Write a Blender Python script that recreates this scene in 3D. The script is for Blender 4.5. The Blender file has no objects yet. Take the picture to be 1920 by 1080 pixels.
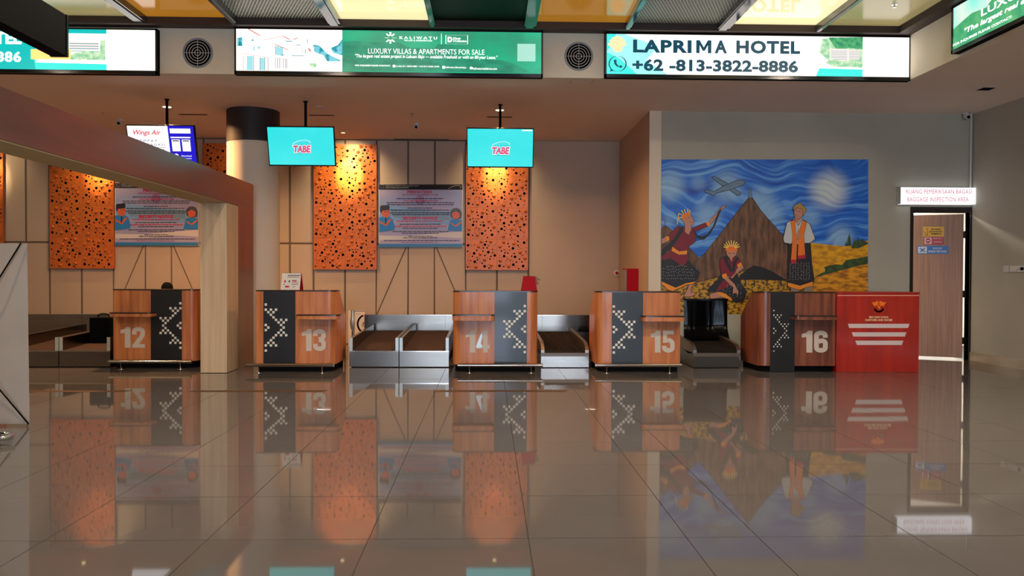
import bpy, math, random
from math import radians, sin, cos, pi, atan
from mathutils import Vector, Matrix

random.seed(7)
COL = bpy.context.scene.collection
SC = bpy.context.scene

# ------------------------------------------------------------------ camera
F = 1547.0          # focal length in pixels of a 1920 wide frame
EYE = 1.32
YAW, PITCH, ROLL = atan(46 / F), -atan(23 / F), 0.0038
cam_d = bpy.data.cameras.new('camera')
cam_d.sensor_width = 36.0
cam_d.lens = 36.0 * F / 1920.0
cam_d.clip_end = 200
cam = bpy.data.objects.new('camera', cam_d)
COL.objects.link(cam)
cam.matrix_world = (Matrix.Translation((0, 0, EYE)) @ Matrix.Rotation(-YAW, 4, 'Z')
                    @ Matrix.Rotation(pi / 2 + PITCH, 4, 'X') @ Matrix.Rotation(ROLL, 4, 'Z'))
SC.camera = cam

# ------------------------------------------------------------------ view, world
SC.view_settings.view_transform = 'Standard'
SC.view_settings.look = 'None'
SC.view_settings.exposure = 0.0
SC.view_settings.gamma = 1.0
SC.view_settings.use_curve_mapping = False
SC.cycles.use_denoising = True
SC.cycles.sample_clamp_indirect = 4.0
SC.cycles.max_bounces = 8

world = bpy.data.worlds.new('world')
SC.world = world
world.use_nodes = True
wbg = world.node_tree.nodes['Background']
wbg.inputs[0].default_value = (0.62, 0.78, 1.0, 1)
wbg.inputs[1].default_value = 20.0         # overcast daylight behind the rear glazing

HALLC = (1.0, 0.83, 0.66)
WARM = (1.0, 0.50, 0.20)                   # downlight colour
P_ACCENT = 330.0                            # accent spots washing the orange panels
P_SOFFIT = 150.0                            # lit downlights over the counters
P_HALL = 76.0                              # added unseen fill lamps in the coffered ceiling
P_ROOM = 40.0                              # room behind the ajar door
LED = 1.0


def area_light(name, loc, size, power, color, rot=(0, 0, 0), spread=180, parent=None):
    d = bpy.data.lights.new(name, 'AREA')
    d.shape = 'RECTANGLE' if isinstance(size, tuple) else 'DISK'
    if isinstance(size, tuple):
        d.size, d.size_y = size
    else:
        d.size = size
    d.energy = power
    d.color = color
    d.spread = radians(spread)
    o = bpy.data.objects.new(name, d)
    COL.objects.link(o)
    o.location = loc
    o.rotation_euler = rot
    if parent:
        o.location = Vector(loc) - parent.location
        o.parent = parent
    return o


# ------------------------------------------------------------------ photograph rays (real depths are given each time)
_R = cam.matrix_world.to_3x3()


def ray(px, py):
    return _R @ Vector(((px - 960) / F, -(py - 540) / F, -1.0))


def atY(px, py, Y):
    d = ray(px, py)
    t = Y / d.y
    return d.x * t, EYE + d.z * t


def atZ(px, py, Z):
    d = ray(px, py)
    t = (Z - EYE) / d.z
    return d.x * t, d.y * t


def atX(px, py, X):
    d = ray(px, py)
    t = X / d.x
    return d.y * t, EYE + d.z * t


# ------------------------------------------------------------------ materials
def lin(c):
    return tuple((v / 12.92 if v <= 0.04045 else ((v + 0.055) / 1.055) ** 2.4) for v in (x / 255.0 for x in c)) + (1.0,)


_m = {}


def mat(name, rgb, rough=0.5, metal=0.0, var=0.0, vscale=(3, 3, 3), rgb2=None, bump=0.0, coat=0.0, ior=1.5,
        detail=4.0, aniso=0.0, contrast=None, rvar=0.0):
    """Principled material; var / rgb2 mix in a second colour by stretched noise in object space."""
    if name in _m:
        return _m[name]
    m = bpy.data.materials.new(name)
    m.use_nodes = True
    nt = m.node_tree
    b = nt.nodes['Principled BSDF']
    b.inputs['Base Color'].default_value = lin(rgb)
    b.inputs['Roughness'].default_value = rough
    b.inputs['Metallic'].default_value = metal
    b.inputs['IOR'].default_value = ior
    b.inputs['Coat Weight'].default_value = coat
    b.inputs['Coat Roughness'].default_value = 0.08
    if aniso:
        b.inputs['Anisotropic'].default_value = aniso
    if var or rgb2 or bump or rvar:
        tc = nt.nodes.new('ShaderNodeTexCoord')
        mp = nt.nodes.new('ShaderNodeMapping')
        mp.inputs['Scale'].default_value = vscale
        nz = nt.nodes.new('ShaderNodeTexNoise')
        nz.inputs['Scale'].default_value = 1.0
        nz.inputs['Detail'].default_value = detail
        nt.links.new(tc.outputs['Object'], mp.inputs[0])
        nt.links.new(mp.outputs[0], nz.inputs['Vector'])
        if var or rgb2:
            r = nt.nodes.new('ShaderNodeValToRGB')
            c2 = rgb2 if rgb2 else tuple(max(0, v * (1 - var)) for v in rgb)
            lo, hi = contrast or (0.3, 0.7)
            r.color_ramp.elements[0].position = lo
            r.color_ramp.elements[1].position = hi
            r.color_ramp.elements[0].color = lin(c2)
            r.color_ramp.elements[1].color = lin(rgb)
            nt.links.new(nz.outputs['Fac'], r.inputs[0])
            nt.links.new(r.outputs[0], b.inputs['Base Color'])
        if rvar:
            mr = nt.nodes.new('ShaderNodeMapRange')
            mr.inputs['From Min'].default_value = 0.3
            mr.inputs['From Max'].default_value = 0.7
            mr.inputs['To Min'].default_value = rough
            mr.inputs['To Max'].default_value = rough + rvar
            nt.links.new(nz.outputs['Fac'], mr.inputs[0])
            nt.links.new(mr.outputs[0], b.inputs['Roughness'])
        if bump:
            bp = nt.nodes.new('ShaderNodeBump')
            bp.inputs['Strength'].default_value = bump
            bp.inputs['Distance'].default_value = 0.01
            nt.links.new(nz.outputs['Fac'], bp.inputs['Height'])
            nt.links.new(bp.outputs[0], b.inputs['Normal'])
    if name == 'black_matt':
        b.inputs['Specular IOR Level'].default_value = 0.15
    _m[name] = m
    return m


def emit(name, rgb, strength=1.0, rgb2=None, vscale=(2, 2, 2), contrast=(0.35, 0.65)):
    if name in _m:
        return _m[name]
    m = bpy.data.materials.new(name)
    m.use_nodes = True
    nt = m.node_tree
    b = nt.nodes['Principled BSDF']
    b.inputs['Base Color'].default_value = (0.01, 0.01, 0.01, 1)
    b.inputs['Roughness'].default_value = 0.3
    b.inputs['Emission Color'].default_value = lin(rgb)
    b.inputs['Emission Strength'].default_value = strength
    if rgb2:
        tc = nt.nodes.new('ShaderNodeTexCoord')
        mp = nt.nodes.new('ShaderNodeMapping')
        mp.inputs['Scale'].default_value = vscale
        nz = nt.nodes.new('ShaderNodeTexNoise')
        nz.inputs['Scale'].default_value = 1.0
        nz.inputs['Detail'].default_value = 6
        r = nt.nodes.new('ShaderNodeValToRGB')
        r.color_ramp.elements[0].position, r.color_ramp.elements[1].position = contrast
        r.color_ramp.elements[0].color = lin(rgb2)
        r.color_ramp.elements[1].color = lin(rgb)
        nt.links.new(tc.outputs['Object'], mp.inputs[0])
        nt.links.new(mp.outputs[0], nz.inputs['Vector'])
        nt.links.new(nz.outputs['Fac'], r.inputs[0])
        nt.links.new(r.outputs[0], b.inputs['Emission Color'])
    _m[name] = m
    return m


M_TILE = mat('polished_tile', (99, 94, 92), rough=0.035, var=0.05, vscale=(1.5, 1.5, 1.5), ior=1.6, bump=0.004)
M_GROUT = mat('grout', (52, 44, 38), rough=0.8)
M_PLASTER = mat('warm_plaster', (192, 172, 152), rough=0.85, var=0.05, vscale=(0.8, 0.8, 0.8))
M_GREY = mat('grey_plaster', (186, 180, 164), rough=0.85, var=0.07, vscale=(0.9, 0.9, 0.9))
M_SOFFIT = mat('soffit_paint', (246, 226, 208), rough=0.7, var=0.04, vscale=(0.5, 0.5, 0.5))
M_FASCIA = mat('fascia_paint', (242, 230, 206), rough=0.75, rgb2=(230, 208, 172), vscale=(1.2, 1.2, 1.2), contrast=(0.32, 0.5))
M_WPANEL = mat('wall_panel', (188, 168, 148), rough=0.55, var=0.06, vscale=(0.7, 0.7, 0.7))
M_JOINT = mat('panel_joint', (104, 88, 72), rough=0.8)
M_DARKBROWN = mat('dark_brown_trim', (66, 46, 38), rough=0.6, var=0.15, vscale=(1, 1, 8))
M_BEAM = mat('glossy_beam', (92, 92, 92), rough=0.12, metal=0.6)
M_AMBER = None
M_CREAM = None
M_CREAM2 = None
M_DARKP = mat('dark_green_film', (18, 26, 22), rough=0.5, ior=1.2)
M_MESHWIRE = mat('mesh_wire', (226, 226, 208), rough=0.4, metal=0.2)
M_BLACK = mat('black_matt', (9, 9, 10), rough=0.8, ior=1.3)
M_BLACKG = mat('black_gloss', (10, 10, 11), rough=0.15)
M_COLDARK = mat('column_dark_paint', (36, 30, 34), rough=0.6)
M_COLWHITE = mat('column_white_paint', (214, 202, 184), rough=0.75, var=0.04, vscale=(1, 1, 1))
M_ORANGE = mat('orange_enamel', (212, 110, 42), rough=0.4, metal=0.1, var=0.12, vscale=(2, 2, 2))
M_WOOD = mat('orange_wood', (208, 130, 74), rough=0.4, rgb2=(178, 98, 52), vscale=(14, 14, 0.9), contrast=(0.35, 0.62), coat=0.12)
M_WOOD16 = mat('brown_wood', (142, 78, 52), rough=0.38, rgb2=(92, 44, 30), vscale=(16, 16, 1.0), contrast=(0.35, 0.62), coat=0.15)
M_CHAR = mat('charcoal_laminate', (46, 52, 58), rough=0.4, var=0.12, vscale=(2, 2, 2), coat=0.2)
M_CHARB = mat('black_laminate', (22, 20, 20), rough=0.4)
M_TOP = mat('dark_worktop', (48, 34, 28), rough=0.25)
M_NUM = mat('grey_vinyl', (205, 192, 178), rough=0.5)
M_WHITEDOT = mat('white_inlay', (232, 226, 214), rough=0.5)
M_STEEL = mat('brushed_steel', (128, 120, 112), rough=0.2, metal=1.0, var=0.10, vscale=(1.5, 1.5, 40))
M_STEELR = mat('polished_rail', (200, 190, 180), rough=0.14, metal=1.0)
M_CHROME = mat('chrome', (215, 220, 228), rough=0.06, metal=1.0)
M_BELT = mat('brown_belt', (46, 27, 22), rough=0.8, var=0.1, vscale=(4, 4, 4))
M_BELTB = mat('black_belt', (22, 20, 19), rough=0.85, ior=1.3)
M_RED = mat('red_laminate', (186, 34, 16), rough=0.3, rgb2=(150, 22, 10), vscale=(10, 10, 0.9), coat=0.3)
M_REDP = mat('red_card', (168, 8, 28), rough=0.75, ior=1.3)
M_PAPER = mat('white_paper', (225, 216, 206), rough=0.6)
M_BARS = mat('silver_vinyl', (214, 196, 194), rough=0.4)
M_EMBLEM = mat('orange_vinyl', (246, 120, 20), rough=0.4)
M_CREAMTXT = mat('cream_vinyl', (244, 206, 160), rough=0.5)
M_PURPWOOD = mat('red_portal_wood', (98, 46, 36), rough=0.3, rgb2=(80, 36, 28), vscale=(9, 1.2, 9), ior=1.9)
M_PURPWOODV = mat('red_portal_wood_upright', (112, 50, 34), rough=0.3, rgb2=(86, 36, 26), vscale=(14, 14, 0.9), coat=0.4)
M_CREAMWOOD = mat('cream_wood', (206, 180, 148), rough=0.45, rgb2=(186, 156, 124), vscale=(22, 22, 0.8))
M_UNDER = mat('beige_soffit_board', (188, 168, 126), rough=0.6)
M_DOOR = mat('door_veneer', (176, 132, 104), rough=0.45, rgb2=(150, 106, 82), vscale=(40, 40, 1.2))
M_DFRAME = mat('door_frame_dark', (30, 20, 18), rough=0.4)
M_WHITE = mat('white_plastic', (214, 210, 204), rough=0.4)
M_SKIRT = mat('skirting_tile', (176, 156, 130), rough=0.2, var=0.12, vscale=(2, 2, 2))
M_YTAPE = mat('brown_yellow_tape', (92, 60, 16), rough=0.6, rgb2=(66, 42, 12), vscale=(20, 20, 1))
M_BANNER = mat('banner_back', (192, 178, 166), rough=0.7, var=0.08, vscale=(2, 2, 2))
M_SKIN = mat('skin', (170, 118, 88), rough=0.5)
M_HAIR = mat('black_hair', (8, 7, 7), rough=0.95, ior=1.2)
M_SHIRT = mat('dark_shirt', (34, 36, 48), rough=0.8)
M_WROOM = mat('inner_room_white', (235, 228, 214), rough=0.8)
M_BAG = mat('black_suitcase_fabric', (9, 8, 9), rough=0.95, ior=1.2)
M_GLASSG = mat('grey_plate', (130, 130, 128), rough=0.3)
M_PVC = mat('black_vinyl_strip', (7, 7, 8), rough=0.16, ior=1.22)


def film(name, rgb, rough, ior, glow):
    m = mat(name, rgb, rough=rough, ior=ior)      # stretch-ceiling film that emits its own colour
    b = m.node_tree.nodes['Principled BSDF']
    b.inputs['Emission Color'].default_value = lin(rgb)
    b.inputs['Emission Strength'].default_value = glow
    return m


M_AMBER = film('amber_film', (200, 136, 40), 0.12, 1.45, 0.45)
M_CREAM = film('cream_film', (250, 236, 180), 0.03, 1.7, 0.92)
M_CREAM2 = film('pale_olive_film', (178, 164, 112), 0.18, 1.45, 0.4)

# ------------------------------------------------------------------ mesh building
class MB:
    def __init__(s):
        s.v, s.f, s.mi, s.mats, s.cur = [], [], [], [], 0

    def use(s, m):
        if m not in s.mats:
            s.mats.append(m)
        s.cur = s.mats.index(m)
        return s

    def add(s, vs, fs):
        o = len(s.v)
        s.v += [tuple(v) for v in vs]
        for f in fs:
            s.f.append(tuple(i + o for i in f))
            s.mi.append(s.cur)
        return s

    def box(s, x0, x1, y0, y1, z0, z1):
        x0, x1 = min(x0, x1), max(x0, x1)
        y0, y1 = min(y0, y1), max(y0, y1)
        z0, z1 = min(z0, z1), max(z0, z1)
        return s.add([(x0, y0, z0), (x1, y0, z0), (x1, y1, z0), (x0, y1, z0), (x0, y0, z1), (x1, y0, z1), (x1, y1, z1), (x0, y1, z1)],
                     [(0, 3, 2, 1), (4, 5, 6, 7), (0, 1, 5, 4), (1, 2, 6, 5), (2, 3, 7, 6), (3, 0, 4, 7)])

    def extrude(s, pts, axis, a, b):
        """pts: 2-D outline; axis 'z': (x,y) pts, 'y': (x,z), 'x': (y,z)."""
        area = sum(pts[i][0] * pts[(i + 1) % len(pts)][1] - pts[(i + 1) % len(pts)][0] * pts[i][1] for i in range(len(pts)))
        if area < 0:
            pts = pts[::-1]
        n = len(pts)
        if axis == 'z':
            g = lambda p, t: (p[0], p[1], t)
        elif axis == 'y':
            g = lambda p, t: (p[0], t, p[1])
        else:
            g = lambda p, t: (t, p[0], p[1])
        vs = [g(p, a) for p in pts] + [g(p, b) for p in pts]
        fs = [tuple(range(n))[::-1], tuple(range(n, 2 * n))] + [(i, (i + 1) % n, n + (i + 1) % n, n + i) for i in range(n)]
        if axis == 'y':
            fs = [f[::-1] for f in fs]
        if a > b:
            fs = [f[::-1] for f in fs]
        return s.add(vs, fs)

    def tube(s, path, r, n=10, closed=False, caps=True):
        path = [Vector(p) for p in path]
        rings = []
        N = len(path)
        up = None
        for i, p in enumerate(path):
            if closed:
                t = path[(i + 1) % N] - path[i - 1]
            else:
                t = path[min(i + 1, N - 1)] - path[max(i - 1, 0)]
            t.normalize()
            if up is None:
                up = Vector((0, 0, 1)) if abs(t.z) < 0.9 else Vector((1, 0, 0))
            sx = t.cross(up).normalized()
            up = sx.cross(t).normalized()
            rings.append([p + (sx * cos(2 * pi * k / n) + up * sin(2 * pi * k / n)) * r for k in range(n)])
        vs = [v for rg in rings for v in rg]
        fs = []
        for i in range(N if closed else N - 1):
            a, b = i * n, ((i + 1) % N) * n
            for k in range(n):
                fs.append((a + k, a + (k + 1) % n, b + (k + 1) % n, b + k))
        if caps and not closed:
            fs.append(tuple(range(n))[::-1])
            fs.append(tuple(range((N - 1) * n, N * n)))
        return s.add(vs, fs)

    def lathe(s, prof, c, axis='z', n=24, cap=True):
        """prof: (radius, height along axis)"""
        vs = []
        for r, h in prof:
            for k in range(n):
                a, b = r * cos(2 * pi * k / n), r * sin(2 * pi * k / n)
                if axis == 'z':
                    vs.append((c[0] + a, c[1] + b, c[2] + h))
                elif axis == 'y':
                    vs.append((c[0] + a, c[1] + h, c[2] + b))
                else:
                    vs.append((c[0] + h, c[1] + a, c[2] + b))
        fs = []
        m = len(prof)
        for i in range(m - 1):
            for k in range(n):
                fs.append((i * n + k, i * n + (k + 1) % n, (i + 1) * n + (k + 1) % n, (i + 1) * n + k))
        if cap:
            fs.append(tuple(range(n))[::-1])
            fs.append(tuple(range((m - 1) * n, m * n)))
        return s.add(vs, fs)

    def build(s, name, m=None, parent=None, smooth=False, local=False, loc=None, link=True):
        me = bpy.data.meshes.new(name)
        off = Vector((0, 0, 0))
        if parent is not None and not local:
            p = parent
            while p:
                off += Vector(p.location)
                p = p.parent
        if loc is not None:
            off += Vector(loc)
        if off.length > 0 and not local:
            me.from_pydata([(v[0] - off.x, v[1] - off.y, v[2] - off.z) for v in s.v], [], s.f)
        else:
            me.from_pydata(s.v, [], s.f)
        if m is not None:
            me.materials.append(m)
        else:
            for q in s.mats:
                me.materials.append(q)
            me.polygons.foreach_set('material_index', s.mi)
        me.validate()
        if smooth:
            me.shade_smooth()
            me.set_sharp_from_angle(angle=radians(38))
        o = bpy.data.objects.new(name, me)
        if loc is not None:
            o.location = loc
        if parent is not None:
            o.parent = parent
        if link:
            COL.objects.link(o)
        return o


def thing(name, label, cat, loc=(0, 0, 0), group=None):
    o = bpy.data.objects.new(name, None)
    o.empty_display_size = 0.2
    COL.objects.link(o)
    o.location = loc
    o['label'] = label
    o['category'] = cat
    if group:
        o['group'] = group
    return o


def struct(o):
    o['kind'] = 'structure'
    return o


def tag(o, label, cat, group=None):
    o['label'] = label
    o['category'] = cat
    if group:
        o['group'] = group
    return o


def copy_tree(o, parent=None):
    c = o.copy()
    COL.objects.link(c)
    if parent is not None:
        c.parent = parent
    for ch in list(o.children):
        copy_tree(ch, c)
    return c


_gl = {}


def glyphs(s, bold=0.0, shear=0.0, space=1.0):
    k = (s, bold, shear, space)
    if k not in _gl:
        c = bpy.data.curves.new('t', 'FONT')
        c.body = s
        c.offset = bold
        c.shear = shear
        c.space_character = space
        c.resolution_u = 3
        c.fill_mode = 'FRONT'
        o = bpy.data.objects.new('t', c)
        me = o.to_mesh()
        vs = [tuple(v.co) for v in me.vertices]
        fs = [tuple(p.vertices) for p in me.polygons]
        o.to_mesh_clear()
        bpy.data.objects.remove(o)
        bpy.data.curves.remove(c)
        _gl[k] = (vs, fs)
    return _gl[k]


class Canvas:
    """Flat print on a real surface: points given in crop pixels -> the plane the print lies on."""

    def __init__(s, parent, fn, origin=(0, 0), scale=1.0, step=0.0007, start=0.001):
        s.parent, s.fn, s.o, s.k, s.step, s.d = parent, fn, origin, scale, step, start
        s.mb = MB()

    def P(s, p, d=None):
        return s.fn(s.o[0] + p[0] / s.k, s.o[1] + p[1] / s.k, s.d if d is None else d)

    def poly(s, pts, m, outline=None, ow=0.0):
        s.mb.use(m)
        s.mb.add([s.P(p) for p in pts], [tuple(range(len(pts)))])
        s.d += s.step
        if outline:
            s.line(pts + [pts[0]], ow, outline)
        return s

    def rect(s, x0, y0, x1, y1, m):
        return s.poly([(x0, y1), (x1, y1), (x1, y0), (x0, y0)], m)

    def line(s, pts, w, m):
        s.mb.use(m)
        h = w / 2
        for i in range(len(pts) - 1):
            a, b = Vector(pts[i]), Vector(pts[i + 1])
            t = b - a
            if t.length < 1e-6:
                continue
            t.normalize()
            n = Vector((-t.y, t.x)) * h
            e = t * h * 0.5
            s.mb.add([s.P(q) for q in (a - e - n, b + e - n, b + e + n, a - e + n)], [(0, 1, 2, 3)])
        s.d += s.step
        return s

    def disc(s, c, r, m, n=20, ry=None):
        ry = ry or r
        return s.poly([(c[0] + r * cos(2 * pi * k / n), c[1] + ry * sin(2 * pi * k / n)) for k in range(n)], m)

    def ring(s, c, r, w, m, n=28, a0=0, a1=360):
        pts = [(c[0] + r * cos(radians(a0 + (a1 - a0) * k / n)), c[1] + r * sin(radians(a0 + (a1 - a0) * k / n))) for k in range(n + 1)]
        return s.line(pts, w, m)

    def text(s, t, x0, y0, x1, y1, m, bold=0.0, shear=0.0, space=1.0):
        vs, fs = glyphs(t, bold, shear, space)
        if not vs:
            return s
        ax, bx = min(v[0] for v in vs), max(v[0] for v in vs)
        ay, by = min(v[1] for v in vs), max(v[1] for v in vs)
        s.mb.use(m)
        s.mb.add([s.P((x0 + (v[0] - ax) / (bx - ax) * (x1 - x0), y1 - (v[1] - ay) / (by - ay) * (y1 - y0))) for v in vs], fs)
        s.d += s.step
        return s

    def end(s, name, parent=None):
        o = s.mb.build(name, None, parent or s.parent)
        if name in ('small_print', 'inlay_pattern', 'lettering', 'page_blocks', 'printed_sign'):
            o['kind'] = 'stuff'      # print too fine to pick apart
        s.mb = MB()
        return o


def planeY(Y):
    def fn(px, py, d):
        x, z = atY(px, py, Y)
        return (x, Y - d, z)
    return fn


def frect(x0, x1, y0, y1, rl, rr, n=8):
    """plan outline with its own radius on the left and right front corner"""
    pts = [(x0 + rl + rl * cos(radians(180 + 90 * k / n)), y0 + rl + rl * sin(radians(180 + 90 * k / n))) for k in range(n + 1)]
    pts += [(x1 - rr + rr * cos(radians(270 + 90 * k / n)), y0 + rr + rr * sin(radians(270 + 90 * k / n))) for k in range(n + 1)]
    return pts + [(x1, y1), (x0, y1)]


def rrect(x0, x1, y0, y1, r, corners='all', n=6):
    """rounded rectangle outline; corners: 'all' or 'front' (low y)"""
    pts = []
    for cx, cy, a, on in ((x0 + r, y0 + r, 180, True), (x1 - r, y0 + r, 270, True), (x1 - r, y1 - r, 0, corners == 'all'), (x0 + r, y1 - r, 90, corners == 'all')):
        if on:
            pts += [(cx + r * cos(radians(a + 90 * k / n)), cy + r * sin(radians(a + 90 * k / n))) for k in range(n + 1)]
        else:
            pts.append((x1 if a == 0 else x0, y1))
    return pts


# ------------------------------------------------------------------ key dimensions (metres)
Y_BACK, Y_MUR, Y_FAS = 15.85, 12.90, 10.80
X_RIGHT, X_LEFT, X_PART = 7.68, -11.0, 2.56
X_SIDEF = 5.53
Z_SOF, Z_BEAM, Z_PAN = 3.91, 4.49, 4.58
Y_REAR = -9.0

# ------------------------------------------------------------------ floor with tiles
floor = struct(MB().box(X_LEFT - 0.2, X_RIGHT + 3, Y_REAR - 0.2, Y_BACK + 0.3, -0.2, -0.003).build('floor', M_GROUT))
xl = [-1.39 - 0.8 * k for k in range(12)][::-1] + [-0.59, 0.21, 1.01, 1.375] + [1.375 + 0.8 * k for k in range(1, 9)]
xl = [x for x in xl if x > X_LEFT]
xl = [X_LEFT] + xl
xl = [x for x in xl if x < X_RIGHT] + [X_RIGHT]
yl0 = 4.127 - 0.8 * 3
g = 0.0022
_tm = {}


def tile_mesh(w, d):
    k = (round(w, 3), round(d, 3))
    if k not in _tm:
        hw, hd, c = w / 2 - g, d / 2 - g, 0.00015
        vs = [(-hw, -hd, -0.003), (hw, -hd, -0.003), (hw, hd, -0.003), (-hw, hd, -0.003),
              (-hw, -hd, -c), (hw, -hd, -c), (hw, hd, -c), (-hw, hd, -c),
              (-hw + c, -hd + c, 0), (hw - c, -hd + c, 0), (hw - c, hd - c, 0), (-hw + c, hd - c, 0)]
        fs = [(0, 1, 5, 4), (1, 2, 6, 5), (2, 3, 7, 6), (3, 0, 4, 7), (4, 5, 9, 8), (5, 6, 10, 9), (6, 7, 11, 10), (7, 4, 8, 11), (8, 9, 10, 11)]
        me = bpy.data.meshes.new('tile')
        me.from_pydata(vs, [], fs)
        me.materials.append(M_TILE)
        _tm[k] = me
    return _tm[k]


rest = MB()
cnt = 0
ny = 16
for j in range(ny):
    ya = yl0 + 0.8 * j
    if ya + 0.8 > Y_BACK:
        break
    for i in range(len(xl) - 1):
        xa, xb = xl[i], xl[i + 1]
        cx, cy = (xa + xb) / 2, ya + 0.4
        vis = abs(cx - 0.03 * cy) < cy * 0.66 + 0.9 and cy < 13.3
        if vis and cnt < 290:
            t = bpy.data.objects.new('tile', tile_mesh(xb - xa, 0.8))
            COL.objects.link(t)
            t.parent = floor
            t.location = (cx, cy, random.uniform(-0.0002, 0.0002))
            t.rotation_euler = (random.gauss(0, 0.00035), random.gauss(0, 0.00035), 0)
            cnt += 1
        else:
            rest.box(xa + g, xb - g, ya + g, ya + 0.8 - g, -0.003, 0)
y = yl0
rows = []
while y > Y_REAR:
    rows.append((max(y - 0.8, Y_REAR), y))
    y -= 0.8
rows.append((yl0 + 0.8 * ny, Y_BACK))
for ya, yb in rows:
    if yb - ya < 0.02:
        continue
    for i in range(len(xl) - 1):
        rest.box(xl[i] + g, xl[i + 1] - g, ya + g, yb - g, -0.003, 0)
o = rest.build('tile_field', M_TILE, floor)
o['kind'] = 'stuff'

# ------------------------------------------------------------------ walls
W_BOARD = Y_BACK + 0.008
struct(MB().box(X_LEFT, X_PART, W_BOARD, Y_BACK + 0.2, 0, Z_SOF + 0.05).build('wall_back', M_JOINT))
wall_back = bpy.data.objects['wall_back']
struct(MB().box(X_PART - 0.03, X_PART + 0.13, Y_MUR + 0.12, Y_BACK + 0.02, 0, Z_SOF + 0.02).build('wall_partition', M_PLASTER))
# mural wall with a door opening and a baggage hatch
dx0, dz1 = atY(1712, 398, Y_MUR)
dx1, _ = atY(1818.5, 398, Y_MUR)
hx0, hz1 = atY(1283, 562, Y_MUR)
hx1, _ = atY(1362, 562, Y_MUR)
mw = MB()
mw.box(X_PART - 0.03, hx0, Y_MUR, Y_MUR + 0.12, 0, Z_SOF + 0.02)
mw.box(hx0, hx1, Y_MUR, Y_MUR + 0.12, hz1, Z_SOF + 0.02)
mw.box(hx1, dx0, Y_MUR, Y_MUR + 0.12, 0, Z_SOF + 0.02)
mw.box(dx0, dx1, Y_MUR, Y_MUR + 0.12, dz1, Z_SOF + 0.02)
mw.box(dx1, X_RIGHT + 0.2, Y_MUR, Y_MUR + 0.12, 0, Z_SOF + 0.02)
wall_mural = struct(mw.build('wall_mural', M_GREY))
wx1, _ = atY(1239.5, 300, Y_MUR)
o = MB().box(X_PART - 0.03, wx1, Y_MUR - 0.004, Y_MUR, 0, Z_SOF).build('painted_edge', mat('cream_edge_paint', (232, 214, 190), rough=0.8), wall_mural)
struct(MB().box(X_RIGHT, X_RIGHT + 0.2, Y_REAR, Y_MUR, 0, Z_SOF + 1.2).build('wall_right', M_GREY))
struct(MB().box(X_LEFT - 0.2, X_LEFT, Y_REAR, Y_BACK, 0, Z_SOF + 1.2).build('wall_left', M_PLASTER))
struct(MB().box(X_RIGHT - 0.015, X_RIGHT, Y_REAR, Y_MUR, 0, 0.14).build('baseboard_right', M_SKIRT))
bb = MB()
bb.box(dx1 + 0.03, X_RIGHT - 0.015, Y_MUR - 0.015, Y_MUR, 0, 0.14)
bb.build('baseboard_back', M_SKIRT)
struct(bpy.data.objects['baseboard_back'])
# rear wall with glazing (behind the camera)
rw = MB()
zt = 5.0
wins = [(-2.6, -1.4), (-0.9, 0.9), (2.2, 4.0)]
xs = [X_LEFT] + [v for w in wins for v in w] + [X_RIGHT]
for i in range(0, len(xs), 2):
    rw.box(xs[i], xs[i + 1], Y_REAR - 0.2, Y_REAR, 0, zt)
for a, b in wins:
    rw.box(a, b, Y_REAR - 0.2, Y_REAR, 3.4, zt)
    rw.box(a, b, Y_REAR - 0.2, Y_REAR, 0, 0.25)
struct(rw.build('wall_rear', M_PLASTER))
for i, (a, b) in enumerate(wins):
    fr = MB()
    for x in (a, (a + b) / 2 - 0.03, b - 0.06):
        fr.box(x, x + 0.06, Y_REAR - 0.14, Y_REAR - 0.06, 0.25, 3.4)
    for z in (0.25, 2.2, 3.34):
        fr.box(a, b, Y_REAR - 0.14, Y_REAR - 0.06, z, z + 0.06)
    struct(fr.build('window_%d' % (i + 1), M_DFRAME))
    pl = bpy.data.lights.new('daylight_portal', 'AREA')
    pl.shape = 'RECTANGLE'
    pl.size, pl.size_y = b - a, 3.15
    pl.cycles.is_portal = True
    po = bpy.data.objects.new('daylight_portal', pl)
    COL.objects.link(po)
    po.location = ((a + b) / 2, Y_REAR - 0.22, 1.82)
    po.rotation_euler = (radians(-90), 0, radians(180))

# wall panels on the back wall (separate boards, dark recessed joints)
GJ = 0.018
panel_x = {}


def XB(px):
    return atY(px, 450, Y_BACK)[0]


ZT = Z_SOF - 0.005
z_h = atY(560, 456.5, Y_BACK)[1]


def wpanel(pts):
    """polygon board (x,z) shrunk by the joint"""
    c = Vector((sum(p[0] for p in pts) / len(pts), sum(p[1] for p in pts) / len(pts)))
    area = sum(pts[i][0] * pts[(i + 1) % len(pts)][1] - pts[(i + 1) % len(pts)][0] * pts[i][1] for i in range(len(pts)))
    if area < 0:
        pts = pts[::-1]
    n = len(pts)
    out = []
    for i in range(n):
        p0, p1, p2 = Vector(pts[i - 1]), Vector(pts[i]), Vector(pts[(i + 1) % n])
        a, b = (p1 - p0).normalized(), (p2 - p1).normalized()
        na, nb = Vector((-a.y, a.x)), Vector((-b.y, b.x))
        k = 1 + na.dot(nb)
        out.append(tuple(p1 + (na + nb) * (GJ / max(k, 0.35))))
    MB().extrude(out, 'y', Y_BACK, W_BOARD).build('wall_panel', M_WPANEL, wall_back)


def cell(xa, xb, za, zb):
    wpanel([(xa, za), (xb, za), (xb, zb), (xa, zb)])


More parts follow.
